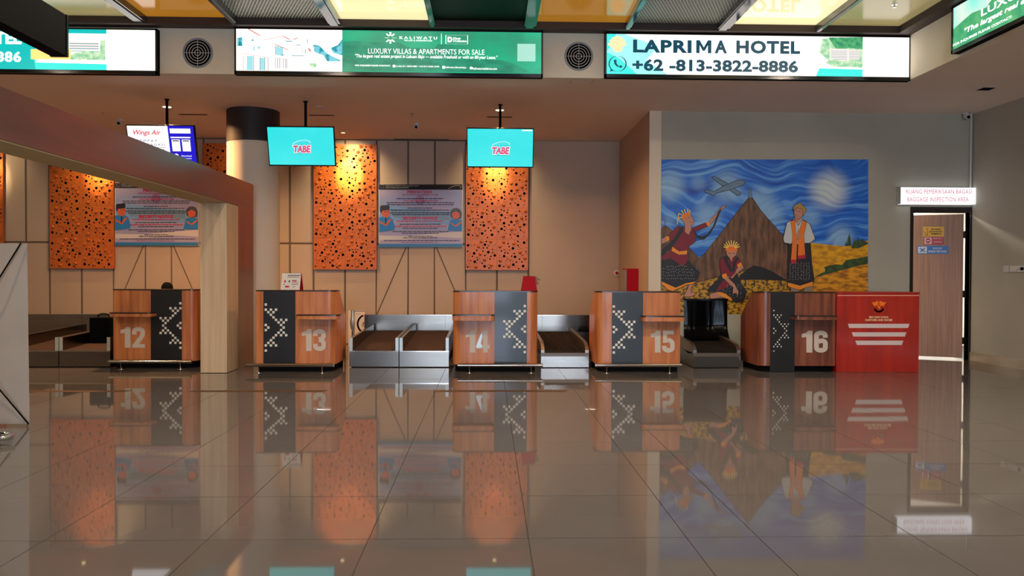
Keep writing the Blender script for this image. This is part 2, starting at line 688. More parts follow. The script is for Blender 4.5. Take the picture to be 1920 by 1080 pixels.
stacks = [(-115, 5), (93, 213), (382, 500), (588, 706), (873, 991)]
narrow = [(5, 49, 93), (500, 543.5, 588)]
wide = [(213, 272, 322, 382), (706, 765, 815, 873)]
for a, m_, b in narrow:
    for u, v in ((a, m_), (m_, b)):
        cell(XB(u), XB(v), 0, z_h)
        cell(XB(u), XB(v), z_h, ZT)
for a, b in stacks:
    m_ = (a + b) / 2
    cell(XB(a), XB(m_), 0, ZT)
    cell(XB(m_), XB(b), 0, ZT)
for a, b, c, d in wide:
    z_d = atY(707, 590, Y_BACK)[1]
    for u, v in ((a, b), (b, c), (c, d)):
        cell(XB(u), XB(v), z_h, ZT)
    cell(XB(b), XB(c), 0, z_h)
    wpanel([(XB(a), z_h), (XB(b), z_h), (XB(a), z_d)])
    wpanel([(XB(a), z_d), (XB(b), z_h), (XB(b), 0), (XB(a), 0)])
    wpanel([(XB(c), z_h), (XB(d), z_h), (XB(d), z_d)])
    wpanel([(XB(c), z_h), (XB(d), z_d), (XB(d), 0), (XB(c), 0)])
MB().box(XB(991) + GJ, X_PART - 0.03, Y_BACK, W_BOARD, 0, ZT).build('plain_board', M_PLASTER, wall_back)
MB().box(X_LEFT, XB(-115) - GJ, Y_BACK, W_BOARD, 0, ZT).build('plain_board', M_PLASTER, wall_back)

# ------------------------------------------------------------------ ceilings
ceiling = MB()
ceiling.box(X_LEFT, X_RIGHT, Y_FAS + 0.08, Y_BACK + 0.1, Z_SOF, Z_SOF + 0.1)
ceiling.box(X_SIDEF + 0.08, X_RIGHT, Y_REAR, Y_FAS + 0.08, Z_SOF, Z_SOF + 0.1)
struct(ceiling.build('ceiling', M_SOFFIT))
ceiling = bpy.data.objects['ceiling']
fas = MB()
fas.box(X_LEFT, X_SIDEF + 0.08, Y_FAS, Y_FAS + 0.08, Z_SOF, Z_PAN + 0.3)
fas.box(X_SIDEF, X_SIDEF + 0.08, Y_REAR, Y_FAS, Z_SOF, Z_PAN + 0.3)
struct(fas.build('wall_fascia', M_FASCIA))
MB().box(X_LEFT, X_SIDEF, Y_REAR, Y_FAS, Z_PAN + 0.2, Z_PAN + 0.3).build('ceiling_upper', M_DARKP)
cu = struct(bpy.data.objects['ceiling_upper'])
MB().box(X_LEFT, X_SIDEF, Y_FAS - 0.19, Y_FAS, Z_BEAM, Z_PAN + 0.2).build('trim_1', M_DARKBROWN)
struct(bpy.data.objects['trim_1'])
MB().box(X_SIDEF - 0.2, X_SIDEF, Y_REAR, Y_FAS - 0.19, Z_BEAM, Z_PAN + 0.2).build('trim_2', M_DARKBROWN)
struct(bpy.data.objects['trim_2'])
Yb = Y_FAS - 0.19
beams = []
pxs = [(-285, 'n'), (-97, 'w'), (86, 'n'), (264, 'w'), (440, 'n'), (628, 'w'), (811, 'n'), (994, 'w'), (1177, 'n'), (1355, 'w'), (1534, 'n')]
for px, kind in pxs:
    bx, _ = atY(px, 47, Yb)
    w = 0.075 if kind == 'w' else 0.035
    m = MB()
    m.box(bx - w, bx + w, Y_REAR, Yb, Z_BEAM + 0.012, Z_PAN + 0.19)
    m.box(bx - w * 0.75, bx + w * 0.55, Y_REAR, Yb, Z_BEAM, Z_BEAM + 0.012)
    m.build('ceiling_beam', M_BEAM, cu)
    beams.append((bx, w))
kinds = ['cream', 'dark', 'amber', 'creamm', 'amber', 'mesh', 'cream', 'dark', 'amber', 'mesh', 'cream', 'creamm']
edges = [X_LEFT] + [b for b, w in beams] + [X_SIDEF - 0.2]
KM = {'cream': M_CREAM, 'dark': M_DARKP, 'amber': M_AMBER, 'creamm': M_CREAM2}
L = 2.4
for i in range(len(edges) - 1):
    xa = edges[i] + (beams[i - 1][1] if i > 0 else 0)
    xb = edges[i + 1] - (beams[i][1] if i < len(beams) else 0)
    k = kinds[i]
    for j in range(3):
        ya, yb = Yb - L * (j + 1) + 0.02, Yb - L * j
        if k == 'mesh':
            m = MB().use(M_MESHWIRE)
            st = 0.045
            if j > 0:
                m.box(xa, xb, ya, yb, Z_PAN, Z_PAN + 0.006)
            else:
                p_, sl = 0.040, 0.42
                for sg in (1, -1):
                    nn = int((xb - xa) / p_) + int((yb - ya) * sl / p_) + 2
                    for q in range(nn):
                        xs_ = xa + q * p_ - ((yb - ya) * sl if sg > 0 else 0)
                        # clip the straight strand x = xs_ + sg * sl * (y - ya) to the panel
                        y_at = lambda X: ya + (X - xs_) / (sg * sl)
                        lo, hi = sorted((y_at(xa), y_at(xb)))
                        y0_, y1_ = max(ya, lo), min(yb, hi)
                        if y1_ - y0_ < 0.02:
                            continue
                        x0_, x1_ = xs_ + sg * sl * (y0_ - ya), xs_ + sg * sl * (y1_ - ya)
                        zz = Z_PAN + (0.003 if sg > 0 else 0)
                        h_ = 0.0045
                        m.add([(x0_ - h_, y0_, zz), (x0_ + h_, y0_, zz), (x1_ + h_, y1_, zz), (x1_ - h_, y1_, zz), (x0_ - h_, y0_, zz + 0.003), (x0_ + h_, y0_, zz + 0.003), (x1_ + h_, y1_, zz + 0.003), (x1_ - h_, y1_, zz + 0.003)],
                              [(0, 3, 2, 1), (4, 5, 6, 7), (0, 1, 5, 4), (1, 2, 6, 5), (2, 3, 7, 6), (3, 0, 4, 7)])
                m.use(mat('mesh_backing', (58, 62, 60), rough=0.35))
                m.box(xa, xb, ya, yb, Z_PAN + 0.03, Z_PAN + 0.035)
            m.build('mesh_panel', None, cu)
        else:
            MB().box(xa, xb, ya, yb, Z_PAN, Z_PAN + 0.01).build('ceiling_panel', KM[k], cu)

# ------------------------------------------------------------------ lamps of the place
def downlight(px, py, Z, lit, label, r=0.07, power=0, aim=None, spread=120):
    x, y = atZ(px, py, Z)
    t = thing('downlight', label, 'ceiling light', (x, y, Z), 'downlights in the low ceiling' if False else None)
    m = MB()
    m.lathe([(r * 1.15, -0.008), (r * 1.15, 0.0), (r * 0.86, 0.0), (r * 0.86, -0.008), (r * 1.15, -0.008)], (x, y, Z), cap=False)
    m.build('trim_ring', M_WHITE, t, smooth=True)
    MB().lathe([(r * 0.86, -0.003), (r * 0.86, -0.001)], (x, y, Z)).build(
        'lamp_face', emit('lamp_glow', (255, 214, 150), 14.0) if lit else M_GLASSG, t)
    if power:
        rot = (0, 0, 0)
        l = area_light('lamp_light', (x, y, Z - 0.012), r * 1.4, power, WARM, rot, spread, t)
        if aim:
            d = Vector(aim) - Vector((x, y, Z))
            l.rotation_euler = d.to_track_quat('-Z', 'Y').to_euler()
    return t


lamps = [(313, 200, 'lit downlight beside the post of the leftmost hanging screen'),
         (937, 206, 'lit downlight behind the post of the rightmost hanging screen')]
for px, py, lb in lamps:
    downlight(px, py, Z_SOF, True, lb, 0.075, P_SOFFIT * (1.25 if px < 500 else 0.55), spread=150)
downlight(600, 201, Z_SOF, False, 'round unlit downlight in the soffit between column and middle screen', 0.07)
accent = [(153, 'narrow accent spotlight above the orange panel behind counter 12'),
          (441, 'narrow accent spotlight above the orange panel hidden by the column'),
          (643, 'narrow accent spotlight in front of the orange panel nearest the column'),
          (930, 'narrow accent spotlight above the rightmost orange panel'),
          (-55, 'narrow accent spotlight above the orange panel at the left edge')]
for px, lb in accent:
    x, z = atY(px, 300, 15.1)
    k = {643: 2.4, 153: 1.1, 441: 0.25, 930: 1.3, -55: 0.6}[px]
    t = thing('accent_spotlight', lb, 'ceiling light', (x, 15.12, Z_SOF))
    MB().lathe([(0.05, -0.008), (0.05, 0), (0.036, 0), (0.036, -0.008), (0.05, -0.008)], (x, 15.12, Z_SOF), cap=False).build('trim_ring', M_WHITE, t, smooth=True)
    MB().lathe([(0.036, -0.004), (0.036, -0.001)], (x, 15.12, Z_SOF)).build('lamp_face', emit('accent_glow', (255, 220, 150), 6.0), t)
    for size_, pw, zz in ((38, 1.15, 3.22), (105, 0.24, 3.1)):      # hot core and soft spill of the reflector lamp
        d = bpy.data.lights.new('spot_light', 'SPOT')
        d.energy = P_ACCENT * k * pw
        d.color = (1.0, 0.74, 0.38)
        d.spot_size = radians(size_)
        d.spot_blend = 1.0
        d.shadow_soft_size = 0.03
        l = bpy.data.objects.new('spot_light', d)
        COL.objects.link(l)
        l.parent = t
        l.location = (0, 0, -0.012)
        l.rotation_euler = (Vector((x, Y_BACK, zz)) - Vector((x, 15.12, Z_SOF))).to_track_quat('-Z', 'Y').to_euler()

# unseen warm fill lamps added in the coffered ceiling to brighten the hall
for i, (x, y) in enumerate([(-7, 7.4), (-2.5, 7.4), (1.6, 7.4), (4.9, 7.6), (-7, 4), (-1.2, 4), (2.0, 4), (4.9, 5), (-5, -3), (1, -3)]):
    t = thing('hall_fill_lamp', 'added unseen warm fill lamp in the coffered ceiling above the open floor', 'ceiling light', (x, y, Z_PAN - 0.001), 'added fill lamps in the coffers')
    MB().lathe([(0.11, -0.01), (0.11, 0.0)], (x, y, Z_PAN - 0.001)).build('lamp_face', emit('lamp_glow', (255, 214, 150), 14.0), t)
    area_light('lamp_light', (x, y, Z_PAN - 0.02), 0.2, P_HALL, HALLC, (0, 0, 0), 170, t)

# ------------------------------------------------------------------ round column
cxl, _ = atY(427, 300, 13.25)
cxr, _ = atY(523, 300, 13.25)
cr = (cxr - cxl) / 2
cc = ((cxl + cxr) / 2, 13.25, 0)
zb = atY(475, 262, 12.85)[1]
col = struct(MB().lathe([(cr, 0), (cr, zb)], cc, n=48).build('column', M_COLWHITE, smooth=True))
MB().lathe([(cr + 0.004, zb), (cr + 0.004, Z_SOF)], cc, n=48).build('painted_band', M_COLDARK, col, smooth=True)

# ------------------------------------------------------------------ orange perforated panels
def sheet_mesh(seed, w, h):
    rnd = random.Random(seed)
    items = []

    def place(r, gap, n):
        c = 0
        for _ in range(4000):
            if c >= n:
                break
            x, z = rnd.uniform(r + 0.012, w - r - 0.012), rnd.uniform(r + 0.012, h - r - 0.012)
            if all((x - a) ** 2 + (z - b) ** 2 > (r + q + gap) ** 2 for a, b, q, _k in items):
                items.append((x, z, r, place.kind))
                c += 1
    place.kind = 'h'
    place(0.0265, 0.05, 7)
    place.kind = 'd'
    place(0.033, 0.03, 7)
    place.kind = 'h'
    place(0.0155, 0.02, 14)
    place.kind = 'd'
    place(0.02, 0.015, 6)
    place.kind = 'h'
    place(0.0085, 0.010, 26)
    c = bpy.data.curves.new('s', 'CURVE')
    c.dimensions = '2D'
    c.fill_mode = 'BOTH'
    c.extrude = 0.0015

    def spl(pts):
        s = c.splines.new('POLY')
        s.points.add(len(pts) - 1)
        for p, q in zip(s.points, pts):
            p.co = (q[0], q[1], 0, 1)
        s.use_cyclic_u = True
    e = 0.0015
    spl([(e, e), (w - e, e), (w - e, h - e), (e, h - e)])
    for x, z, r, k in items:
        if k == 'h':
            n = 12 if r > 0.01 else 7
            spl([(x + r * cos(2 * pi * i / n), z + r * sin(2 * pi * i / n)) for i in range(n)])
    ob = bpy.data.objects.new('s', c)
    me0 = ob.to_mesh()
    vs = [(v.co.x, -v.co.z, v.co.y) for v in me0.vertices]
    fs = [tuple(p.vertices) for p in me0.polygons]
    ob.to_mesh_clear()
    bpy.data.objects.remove(ob)
    m = MB().use(M_ORANGE)
    m.add(vs, fs)
    for x, z, r, k in items:
        if k == 'd':
            n = 12
            prof = [(r, 0), (r * 0.85, 0.4 * r), (r * 0.5, 0.8 * r), (r * 0.08, 0.95 * r)]
            vv = [(x + a * cos(2 * pi * i / n), -0.0015 - b, z + a * sin(2 * pi * i / n)) for a, b in prof for i in range(n)]
            ff = [(q * n + i, q * n + (i + 1) % n, (q + 1) * n + (i + 1) % n, (q + 1) * n + i) for q in range(3) for i in range(n)]
            ff.append(tuple(range(3 * n, 4 * n)))
            m.add(vv, ff)
    me = bpy.data.meshes.new('perforated_sheet')
    me.from_pydata(m.v, [], m.f)
    me.materials.append(M_ORANGE)
    me.validate()
    return me


SW = (XB(706) - XB(588)) / 2
ztop = atY(647, 270.5, 15.78)[1]
zbot = atY(647, 505.5, 15.78)[1]
SH = (ztop - zbot) / 4
sheets = [sheet_mesh(s, SW, SH) for s in (3, 11, 23)]
labels = ['orange perforated metal panel cut off by the left edge, behind the banner',
          'orange perforated metal panel left of the poster behind counter 12',
          'orange perforated metal panel half hidden behind the round column',
          'brightest orange perforated metal panel, right of the column behind the middle screen',
          'orange perforated metal panel below the rightmost hanging screen']
for (a, b), lb in zip(stacks, labels):
    x0 = atY((a + b) / 2, 400, 15.78)[0] - SW
    t = thing('perforated_panel', lb, 'wall panel', (x0, Y_BACK, zbot), 'orange perforated panels on the back wall')
    MB().box(x0 + 0.01, x0 + 2 * SW - 0.01, 15.83, Y_BACK - 0.0005, zbot + 0.01, ztop - 0.01).build('backing_board', M_BLACK, t)
    fr = MB()
    fr.box(x0, x0 + 0.012, 15.785, 15.83, zbot, ztop)
    fr.box(x0 + 2 * SW - 0.012, x0 + 2 * SW, 15.785, 15.83, zbot, ztop)
    fr.box(x0, x0 + 2 * SW, 15.785, 15.83, ztop - 0.012, ztop)
    fr.box(x0, x0 + 2 * SW, 15.785, 15.83, zbot, zbot + 0.012)
    fr.build('edge_frame', M_ORANGE, t)
    for r in range(4):
        for c in range(2):
            o = bpy.data.objects.new('perforated_sheet', sheets[(r * 2 + c * 2 + (r // 2)) % 3])
            COL.objects.link(o)
            o.parent = t
            o.location = (c * SW, -0.068, r * SH)

# ------------------------------------------------------------------ posters
PB = mat('print_black', (26, 22, 30), rough=0.75)
PR = mat('print_red', (196, 24, 60), rough=0.4)
PBL = mat('print_blue', (40, 120, 180), rough=0.4)
PSK = mat('print_sky', (130, 148, 200), rough=0.35, rgb2=(178, 158, 186), vscale=(0.8, 0.8, 2.5))
PHILL = mat('print_hill', (120, 158, 208), rough=0.35)
PHILL2 = mat('print_hill_green', (112, 142, 176), rough=0.35)
PSKIN = mat('print_skin', (206, 92, 60), rough=0.4)
PHAIR = mat('print_hair', (34, 26, 40), rough=0.4)
PHAIR2 = mat('print_grey_hair', (70, 70, 80), rough=0.4)
PUNI = mat('print_uniform', (36, 122, 196), rough=0.4)
PLILAC = mat('print_lilac', (150, 110, 160), rough=0.4)
PCREAM = mat('print_cream', (200, 196, 200), rough=0.4)


def poster(dx, dy, label):
    Yp = 15.80
    K, O = 7.717, (700 + dx, 330 + dy)
    x0, z1 = atY(O[0] + 80 / K, O[1] + 118 / K, Yp)
    x1, z0 = atY(O[0] + 1290 / K, O[1] + 1030 / K, Yp)
    t = thing('poster', label, 'poster', ((x0 + x1) / 2, Y_BACK, z0), 'security notice posters')
    MB().box(x0, x1, Yp, Y_BACK - 0.0005, z0, z1).build('poster_board', M_PAPER, t)
    cv = Canvas(t, planeY(Yp), O, K, step=0.0004)
    cv.rect(88, 190, 1285, 985, PSK)
    cv.poly([(88, 450), (300, 430), (600, 470), (900, 500), (1285, 520), (1285, 700), (900, 690), (500, 660), (88, 640)], PHILL)
    cv.poly([(250, 480), (700, 500), (1100, 520), (1100, 640), (700, 620), (300, 600)], PHILL2)
    cv.poly([(88, 860), (500, 870), (900, 830), (1285, 800), (1285, 900), (900, 880), (500, 920), (88, 930)], PCREAM)
    cv.disc((675, 345), 68, PLILAC)
    cv.rect(82, 122, 1288, 198, PB)
    cv.rect(80, 982, 1288, 1026, PBL)
    cv.end('printed_background')
    cv.text('DIREKTORAT JENDERAL PERHUBUNGAN UDARA', 178, 138, 660, 152, PCREAM, 0.01)
    cv.text('KANTOR UPBU KELAS II KOMODO', 178, 162, 510, 176, PCREAM, 0.01)
    cv.ring((132, 155), 24, 5, PLILAC)
    cv.line([(1085, 186), (1150, 150), (1230, 138), (1270, 150), (1260, 186)], 4, PCREAM)
    cv.text('PERHATIAN', 492, 208, 846, 250, PR, 0.05)
    cv.text('TENTANG GURAUAN MEMBAWA BOM', 415, 263, 935, 282, PR, 0.015)
    cv.text('YANG BERGURAU MEMBAWA BOM', 432, 346, 928, 370, PR, 0.015)
    cv.text('SECURITY NOTICE', 425, 588, 925, 632, PR, 0.05)
    cv.end('lettering')

    def dashes(x0, x1, y, h, m):
        x = x0
        r = random.Random(int(x0 + y * 7))
        while x < x1:
            w = r.uniform(18, 70)
            cv.mb.use(m)
            cv.mb.add([cv.P(p) for p in ((x, y + h), (min(x + w, x1), y + h), (min(x + w, x1), y), (x, y))], [(0, 1, 2, 3)])
            x += w + 8
    for a, b, yy, m in ((338, 1020, 322, PB), (190, 1170, 382, PB), (200, 1160, 410, PB), (500, 850, 459, PB), (245, 1105, 488, PB),
                        (240, 1110, 528, PB), (270, 1100, 554, PB), (340, 1020, 646, PR), (380, 975, 692, PB), (285, 1060, 722, PR), (425, 930, 752, PB),
                        (278, 1085, 798, PB), (415, 945, 822, PB), (510, 860, 868, PB), (430, 925, 890, PB), (155, 1240, 930, PB), (400, 940, 955, PLILAC)):
        dashes(a, b, yy, 9 if m is PB else 12, m)
    cv.d += 0.0004
    cv.end('small_print')
    # man with crossed hands on the left
    cv.poly([(85, 600), (130, 590), (180, 600), (240, 595), (280, 630), (312, 740), (300, 780), (85, 810)], PUNI)
    cv.poly([(120, 490), (230, 485), (238, 540), (225, 585), (190, 605), (140, 590), (115, 545)], PSKIN)
    cv.poly([(98, 510), (98, 450), (110, 428), (215, 420), (235, 440), (232, 490), (130, 500), (120, 540)], PHAIR)
    cv.poly([(88, 650), (180, 690), (240, 620), (265, 630), (190, 725), (95, 680)], PSKIN)
    for ex in (172, 212):
        cv.disc((ex, 522), 7, PHAIR, n=8)
        cv.line([(ex - 12, 506), (ex + 10, 510)], 5, PHAIR)
    cv.line([(180, 570), (205, 566)], 5, PR)
    cv.poly([(170, 605), (190, 605), (186, 700), (176, 700)], PHAIR)
    cv.end('printed_man')
    # girl with crossed hands on the right
    cv.poly([(1110, 640), (1160, 628), (1230, 630), (1283, 640), (1285, 800), (1075, 790)], PUNI)
    cv.poly([(1113, 560), (1120, 500), (1160, 468), (1210, 462), (1260, 485), (1283, 550), (1270, 610), (1200, 632), (1125, 600)], PHAIR2)
    cv.poly([(1135, 545), (1195, 510), (1250, 545), (1245, 600), (1200, 628), (1150, 605)], PSKIN)
    cv.poly([(1115, 670), (1190, 715), (1275, 650), (1270, 680), (1200, 735), (1130, 700)], PSKIN)
    for ex in (1175, 1215):
        cv.disc((ex, 565), 6, PHAIR, n=8)
    cv.line([(1185, 605), (1208, 605)], 5, PR)
    cv.end('printed_girl')
    return t


poster(0, 0, 'blue and lilac security notice poster right of the brightest orange panel')
poster(-495, -3.0, 'blue and lilac security notice poster above counter 12, partly behind the portal')

# ------------------------------------------------------------------ collector conveyor along the back wall
YC = 14.25
cz1 = atY(800, 591, YC)[1]
t = thing('collector_conveyor', 'long low brushed steel conveyor housing running behind the check-in counters', 'conveyor', (-3, 14.6, 0))
cx1 = X_PART - 0.05
for xa, xb in ((-9.3, -6.2), (-6.2, -3.9), (-3.9, -2.08)):
    pass
edge_px = [-8.9, -7.6, -5.45, -3.9, atY(683, 600, YC)[0]]
segs = [(-9.4, -6.75), (-6.75, -4.6)]
xs = [-9.4, -6.9, -4.7, -3.2, atY(683, 600, YC)[0], atY(835, 600, YC)[0], 0.95, cx1]
for a, b in zip(xs[:-1], xs[1:]):
    if abs(a + 3.2) < 0.01:
        continue
    MB().box(a + 0.002, b - 0.002, YC, YC + 0.02, 0.0, cz1).build('steel_plate', M_STEEL, t)
MB().box(-9.4, -3.2, YC + 0.02, 15.1, 0, 0.42).box(atY(683, 600, YC)[0], cx1, YC + 0.02, 15.1, 0, 0.42).build('housing', M_STEEL, t)
MB().box(-9.4, -3.2, YC + 0.05, 15.1, 0.42, 0.44).box(atY(683, 600, YC)[0], cx1, YC + 0.05, 15.1, 0.42, 0.44).build('belt', M_BELT, t)
MB().box(-9.4, -3.2, YC - 0.002, YC + 0.03, cz1, cz1 + 0.008).box(atY(683, 600, YC)[0], cx1, YC - 0.002, YC + 0.03, cz1, cz1 + 0.008).build('top_lip', M_STEELR, t)

# ------------------------------------------------------------------ feeder conveyors
def feeder(px0, px1, label, py_bot=689, group='steel belt feeders beside the counters', Yf=11.84, Yk=14.2, belt=M_BELT):
    x0, _ = atY(px0, 670, Yf)
    x1, _ = atY(px1, 670, Yf)
    t = thing('belt_conveyor', label, 'conveyor', ((x0 + x1) / 2, Yf, 0), group)
    zb0, zb1 = 0.237, 0.372
    MB().box(x0, x1, Yf, Yf + 0.015, 0.012, zb0 - 0.012).box(x0 + 0.004, x1 - 0.004, Yf + 0.015, Yf + 0.05, 0.012, zb0 - 0.012).build('front_plate', M_STEEL, t)
    MB().box(x0, x1, Yf - 0.004, Yf + 0.05, zb0 - 0.012, zb0).build('front_lip', M_STEELR, t)
    MB().box(x0 + 0.02, x1 - 0.02, Yf + 0.05, Yk, 0.0, 0.2).build('chassis', M_BLACK, t)
    w = 0.045
    MB().extrude([(Yf + 0.02, zb0 - 0.03), (Yk, zb1 - 0.03), (Yk, zb1), (Yf + 0.02, zb0)], 'x', x0 + w, x1 - w).build('belt', belt, t)
    for xa in (x0, x1 - w):
        MB().extrude([(Yf + 0.012, 0.16), (Yk - 0.15, 0.2), (Yk - 0.15, 0.485), (Yf + 0.012, 0.42)], 'x', xa, xa + w).build('side_rail', M_STEEL, t)
        MB().box(xa, xa + w, Yf - 0.001, Yf + 0.012, zb0, 0.425).build('rail_end_cap', M_WHITESTEEL, t)
    return t


M_WHITESTEEL = mat('pale_steel', (196, 200, 196), rough=0.35, metal=0.5)
feeder(655, 747.3, 'steel belt conveyor nearest counter 13, beside the prohibition board')
feeder(749, 841.5, 'steel belt conveyor just left of counter 14')
feeder(14, 109.5, 'steel belt conveyor beside the white banner, left one of its pair')
feeder(111, 206.5, 'steel belt conveyor left of counter 12 carrying the black suitcase')


def feeder2(px0, px1, label, Yf, Yk, bumpy, group):
    x0, _ = atY(px0, 670, Yf)
    x1, _ = atY(px1, 670, Yf)
    t = thing('weighing_conveyor', label, 'conveyor', ((x0 + x1) / 2, Yf, 0), group)
    MB().box(x0, x1, Yf, Yf + 0.015, 0.01, 0.165).build('front_plate', M_STEEL, t)
    MB().box(x0 + 0.003, x1 - 0.003, Yf + 0.004, Yf + 0.02, 0.165, 0.215).build('upper_strip', mat('dull_strip', (112, 98, 86), rough=0.45, metal=0.7), t)
    MB().box(x0, x0 + 0.015, Yf + 0.015, Yk, 0.01, 0.215).box(x1 - 0.015, x1, Yf + 0.015, Yk, 0.01, 0.215).build('side_plate', M_STEEL, t)
    MB().box(x0 + 0.02, x1 - 0.02, Yf + 0.03, Yk, 0.0, 0.19).build('chassis', M_BLACK, t)
    w = 0.05
    m = MB()
    m.extrude([(Yf + 0.03, 0.19), (Yk, 0.3), (Yk, 0.36), (Yf + 0.1, 0.25), (Yf + 0.03, 0.22)], 'x', x0 + w, x1 - w)
    m.build('belt', M_BELTB, t)
    if bumpy:
        m = MB()
        nx, nyy = 14, 22
        for j in range(nyy):
            y = Yf + 0.12 + (Yk - Yf - 0.2) * j / nyy
            z = 0.25 + (y - Yf - 0.1) / (Yk - Yf - 0.1) * 0.11
            pts = []
            for i in range(nx * 2 + 1):
                xx = x0 + w + 0.01 + (x1 - x0 - 2 * w - 0.02) * i / (nx * 2)
                pts.append((xx, y + (0.018 if i % 2 else -0.018), z + 0.004))
            m.tube(pts, 0.008, n=4)
        o = m.build('belt_cleats', mat('black_rubber_gloss', (44, 38, 34), rough=0.3), t)
    for xa in (x0, x1 - w):
        pts = [(Yf + 0.02, 0.215), (Yf + 0.3, 0.18), (Yk, 0.28), (Yk, 0.42), (Yf + 0.35, 0.36), (Yf + 0.16, 0.335), (Yf + 0.07, 0.30), (Yf + 0.02, 0.255)]
        MB().extrude(pts, 'x', xa, xa + w).build('curved_side_rail', mat('satin_steel', (150, 138, 126), rough=0.38, metal=1.0), t, smooth=False)
    return t


GR2 = None
feeder2(1014.5, 1104, 'steel conveyor with bumpy black belt between counters 14 and 15', 11.80, 14.2, True, GR2)
feeder2(1300.5, 1389, 'short steel conveyor running into the black strip curtain right of counter 15', 11.80, 13.2, False, GR2)

# black strip curtain over the baggage hatch
t = thing('strip_curtain', 'black vinyl strip curtain hanging in the baggage hatch below the mural', 'curtain', ((hx0 + hx1) / 2, Y_MUR - 0.02, hz1))
n = 5
wst = (hx1 - hx0) / n
for i in range(n):
    m = MB()
    ys, pts = [], []
    xa = hx0 + i * wst - 0.008
    xb = xa + wst + 0.016
    K = 14
    zlow = 0.36
    prof = []
    for k in range(K + 1):
        u = k / K
        z = hz1 - 0.005 - (hz1 - zlow) * min(1, u * 1.12)
        dy = -0.02 - 0.012 * (i % 2) - (0.0 if u < 0.6 else (u - 0.6) ** 1.6 * 0.9)
        prof.append((Y_MUR + dy, z))
    nx = 6
    vs = []
    for (yy, z) in prof:
        for q in range(nx + 1):
            a = q / nx
            vs.append((xa + (xb - xa) * a, yy - 0.018 * sin(pi * a + i * 1.3) * (0.3 + (hz1 - z)), z))
    fs = [(r * (nx + 1) + q, r * (nx + 1) + q + 1, (r + 1) * (nx + 1) + q + 1, (r + 1) * (nx + 1) + q) for r in range(K) for q in range(nx)]
    m.add(vs, fs)
    m.build('curtain_strip', M_PVC, t, smooth=True)
MB().box(hx0 - 0.02, hx1 + 0.02, Y_MUR - 0.03, Y_MUR, hz1 - 0.01, hz1 + 0.02).build('header_rail', M_BLACKG, t)

# suitcase on the belt by counter 12
sx0, sz0 = atY(166, 641, 12.6)
sx1, sz1 = atY(209, 596, 12.6)
sz0 = 0.30
t = thing('suitcase', 'upright black suitcase on the belt left of counter 12', 'suitcase', ((sx0 + sx1) / 2, 12.7, sz0))
MB().extrude(rrect(sx0, sx1, 12.6, 12.85, 0.04), 'z', sz0, sz1).build('case_body', M_BAG, t, smooth=True)
MB().tube([(sx0 + 0.08, 12.72, sz1), (sx0 + 0.09, 12.72, sz1 + 0.04), (sx0 + 0.14, 12.72, sz1 + 0.055), (sx1 - 0.14, 12.72, sz1 + 0.055), (sx1 - 0.09, 12.72, sz1 + 0.04), (sx1 - 0.08, 12.72, sz1)], 0.012).build('carry_handle', M_BLACKG, t, smooth=True)
MB().box(sx0 + 0.03, sx1 - 0.03, 12.585, 12.6, sz0 + 0.05, sz0 + (sz1 - sz0) * 0.55).build('front_pocket', M_BAG, t)

# ------------------------------------------------------------------ check-in counters
PATTERN = {0: [0], 2: [0, 2, 4], 3: [1, 3], 4: [2], 5: [3], 6: [4, 6, 8], 7: [5, 7], 8: [0, 6], 9: [1, 7], 10: [0, 6], 11: [5, 7],
           12: [4, 6, 8], 13: [3], 14: [2], 15: [1, 3], 16: [0, 2, 4], 18: [0]}


def arc(cx, cy, rx, ry, a0, a1, n=8):
    return [(cx + rx * cos(radians(a0 + (a1 - a0) * k / n)), cy + ry * sin(radians(a0 + (a1 - a0) * k / n))) for k in range(n + 1)]


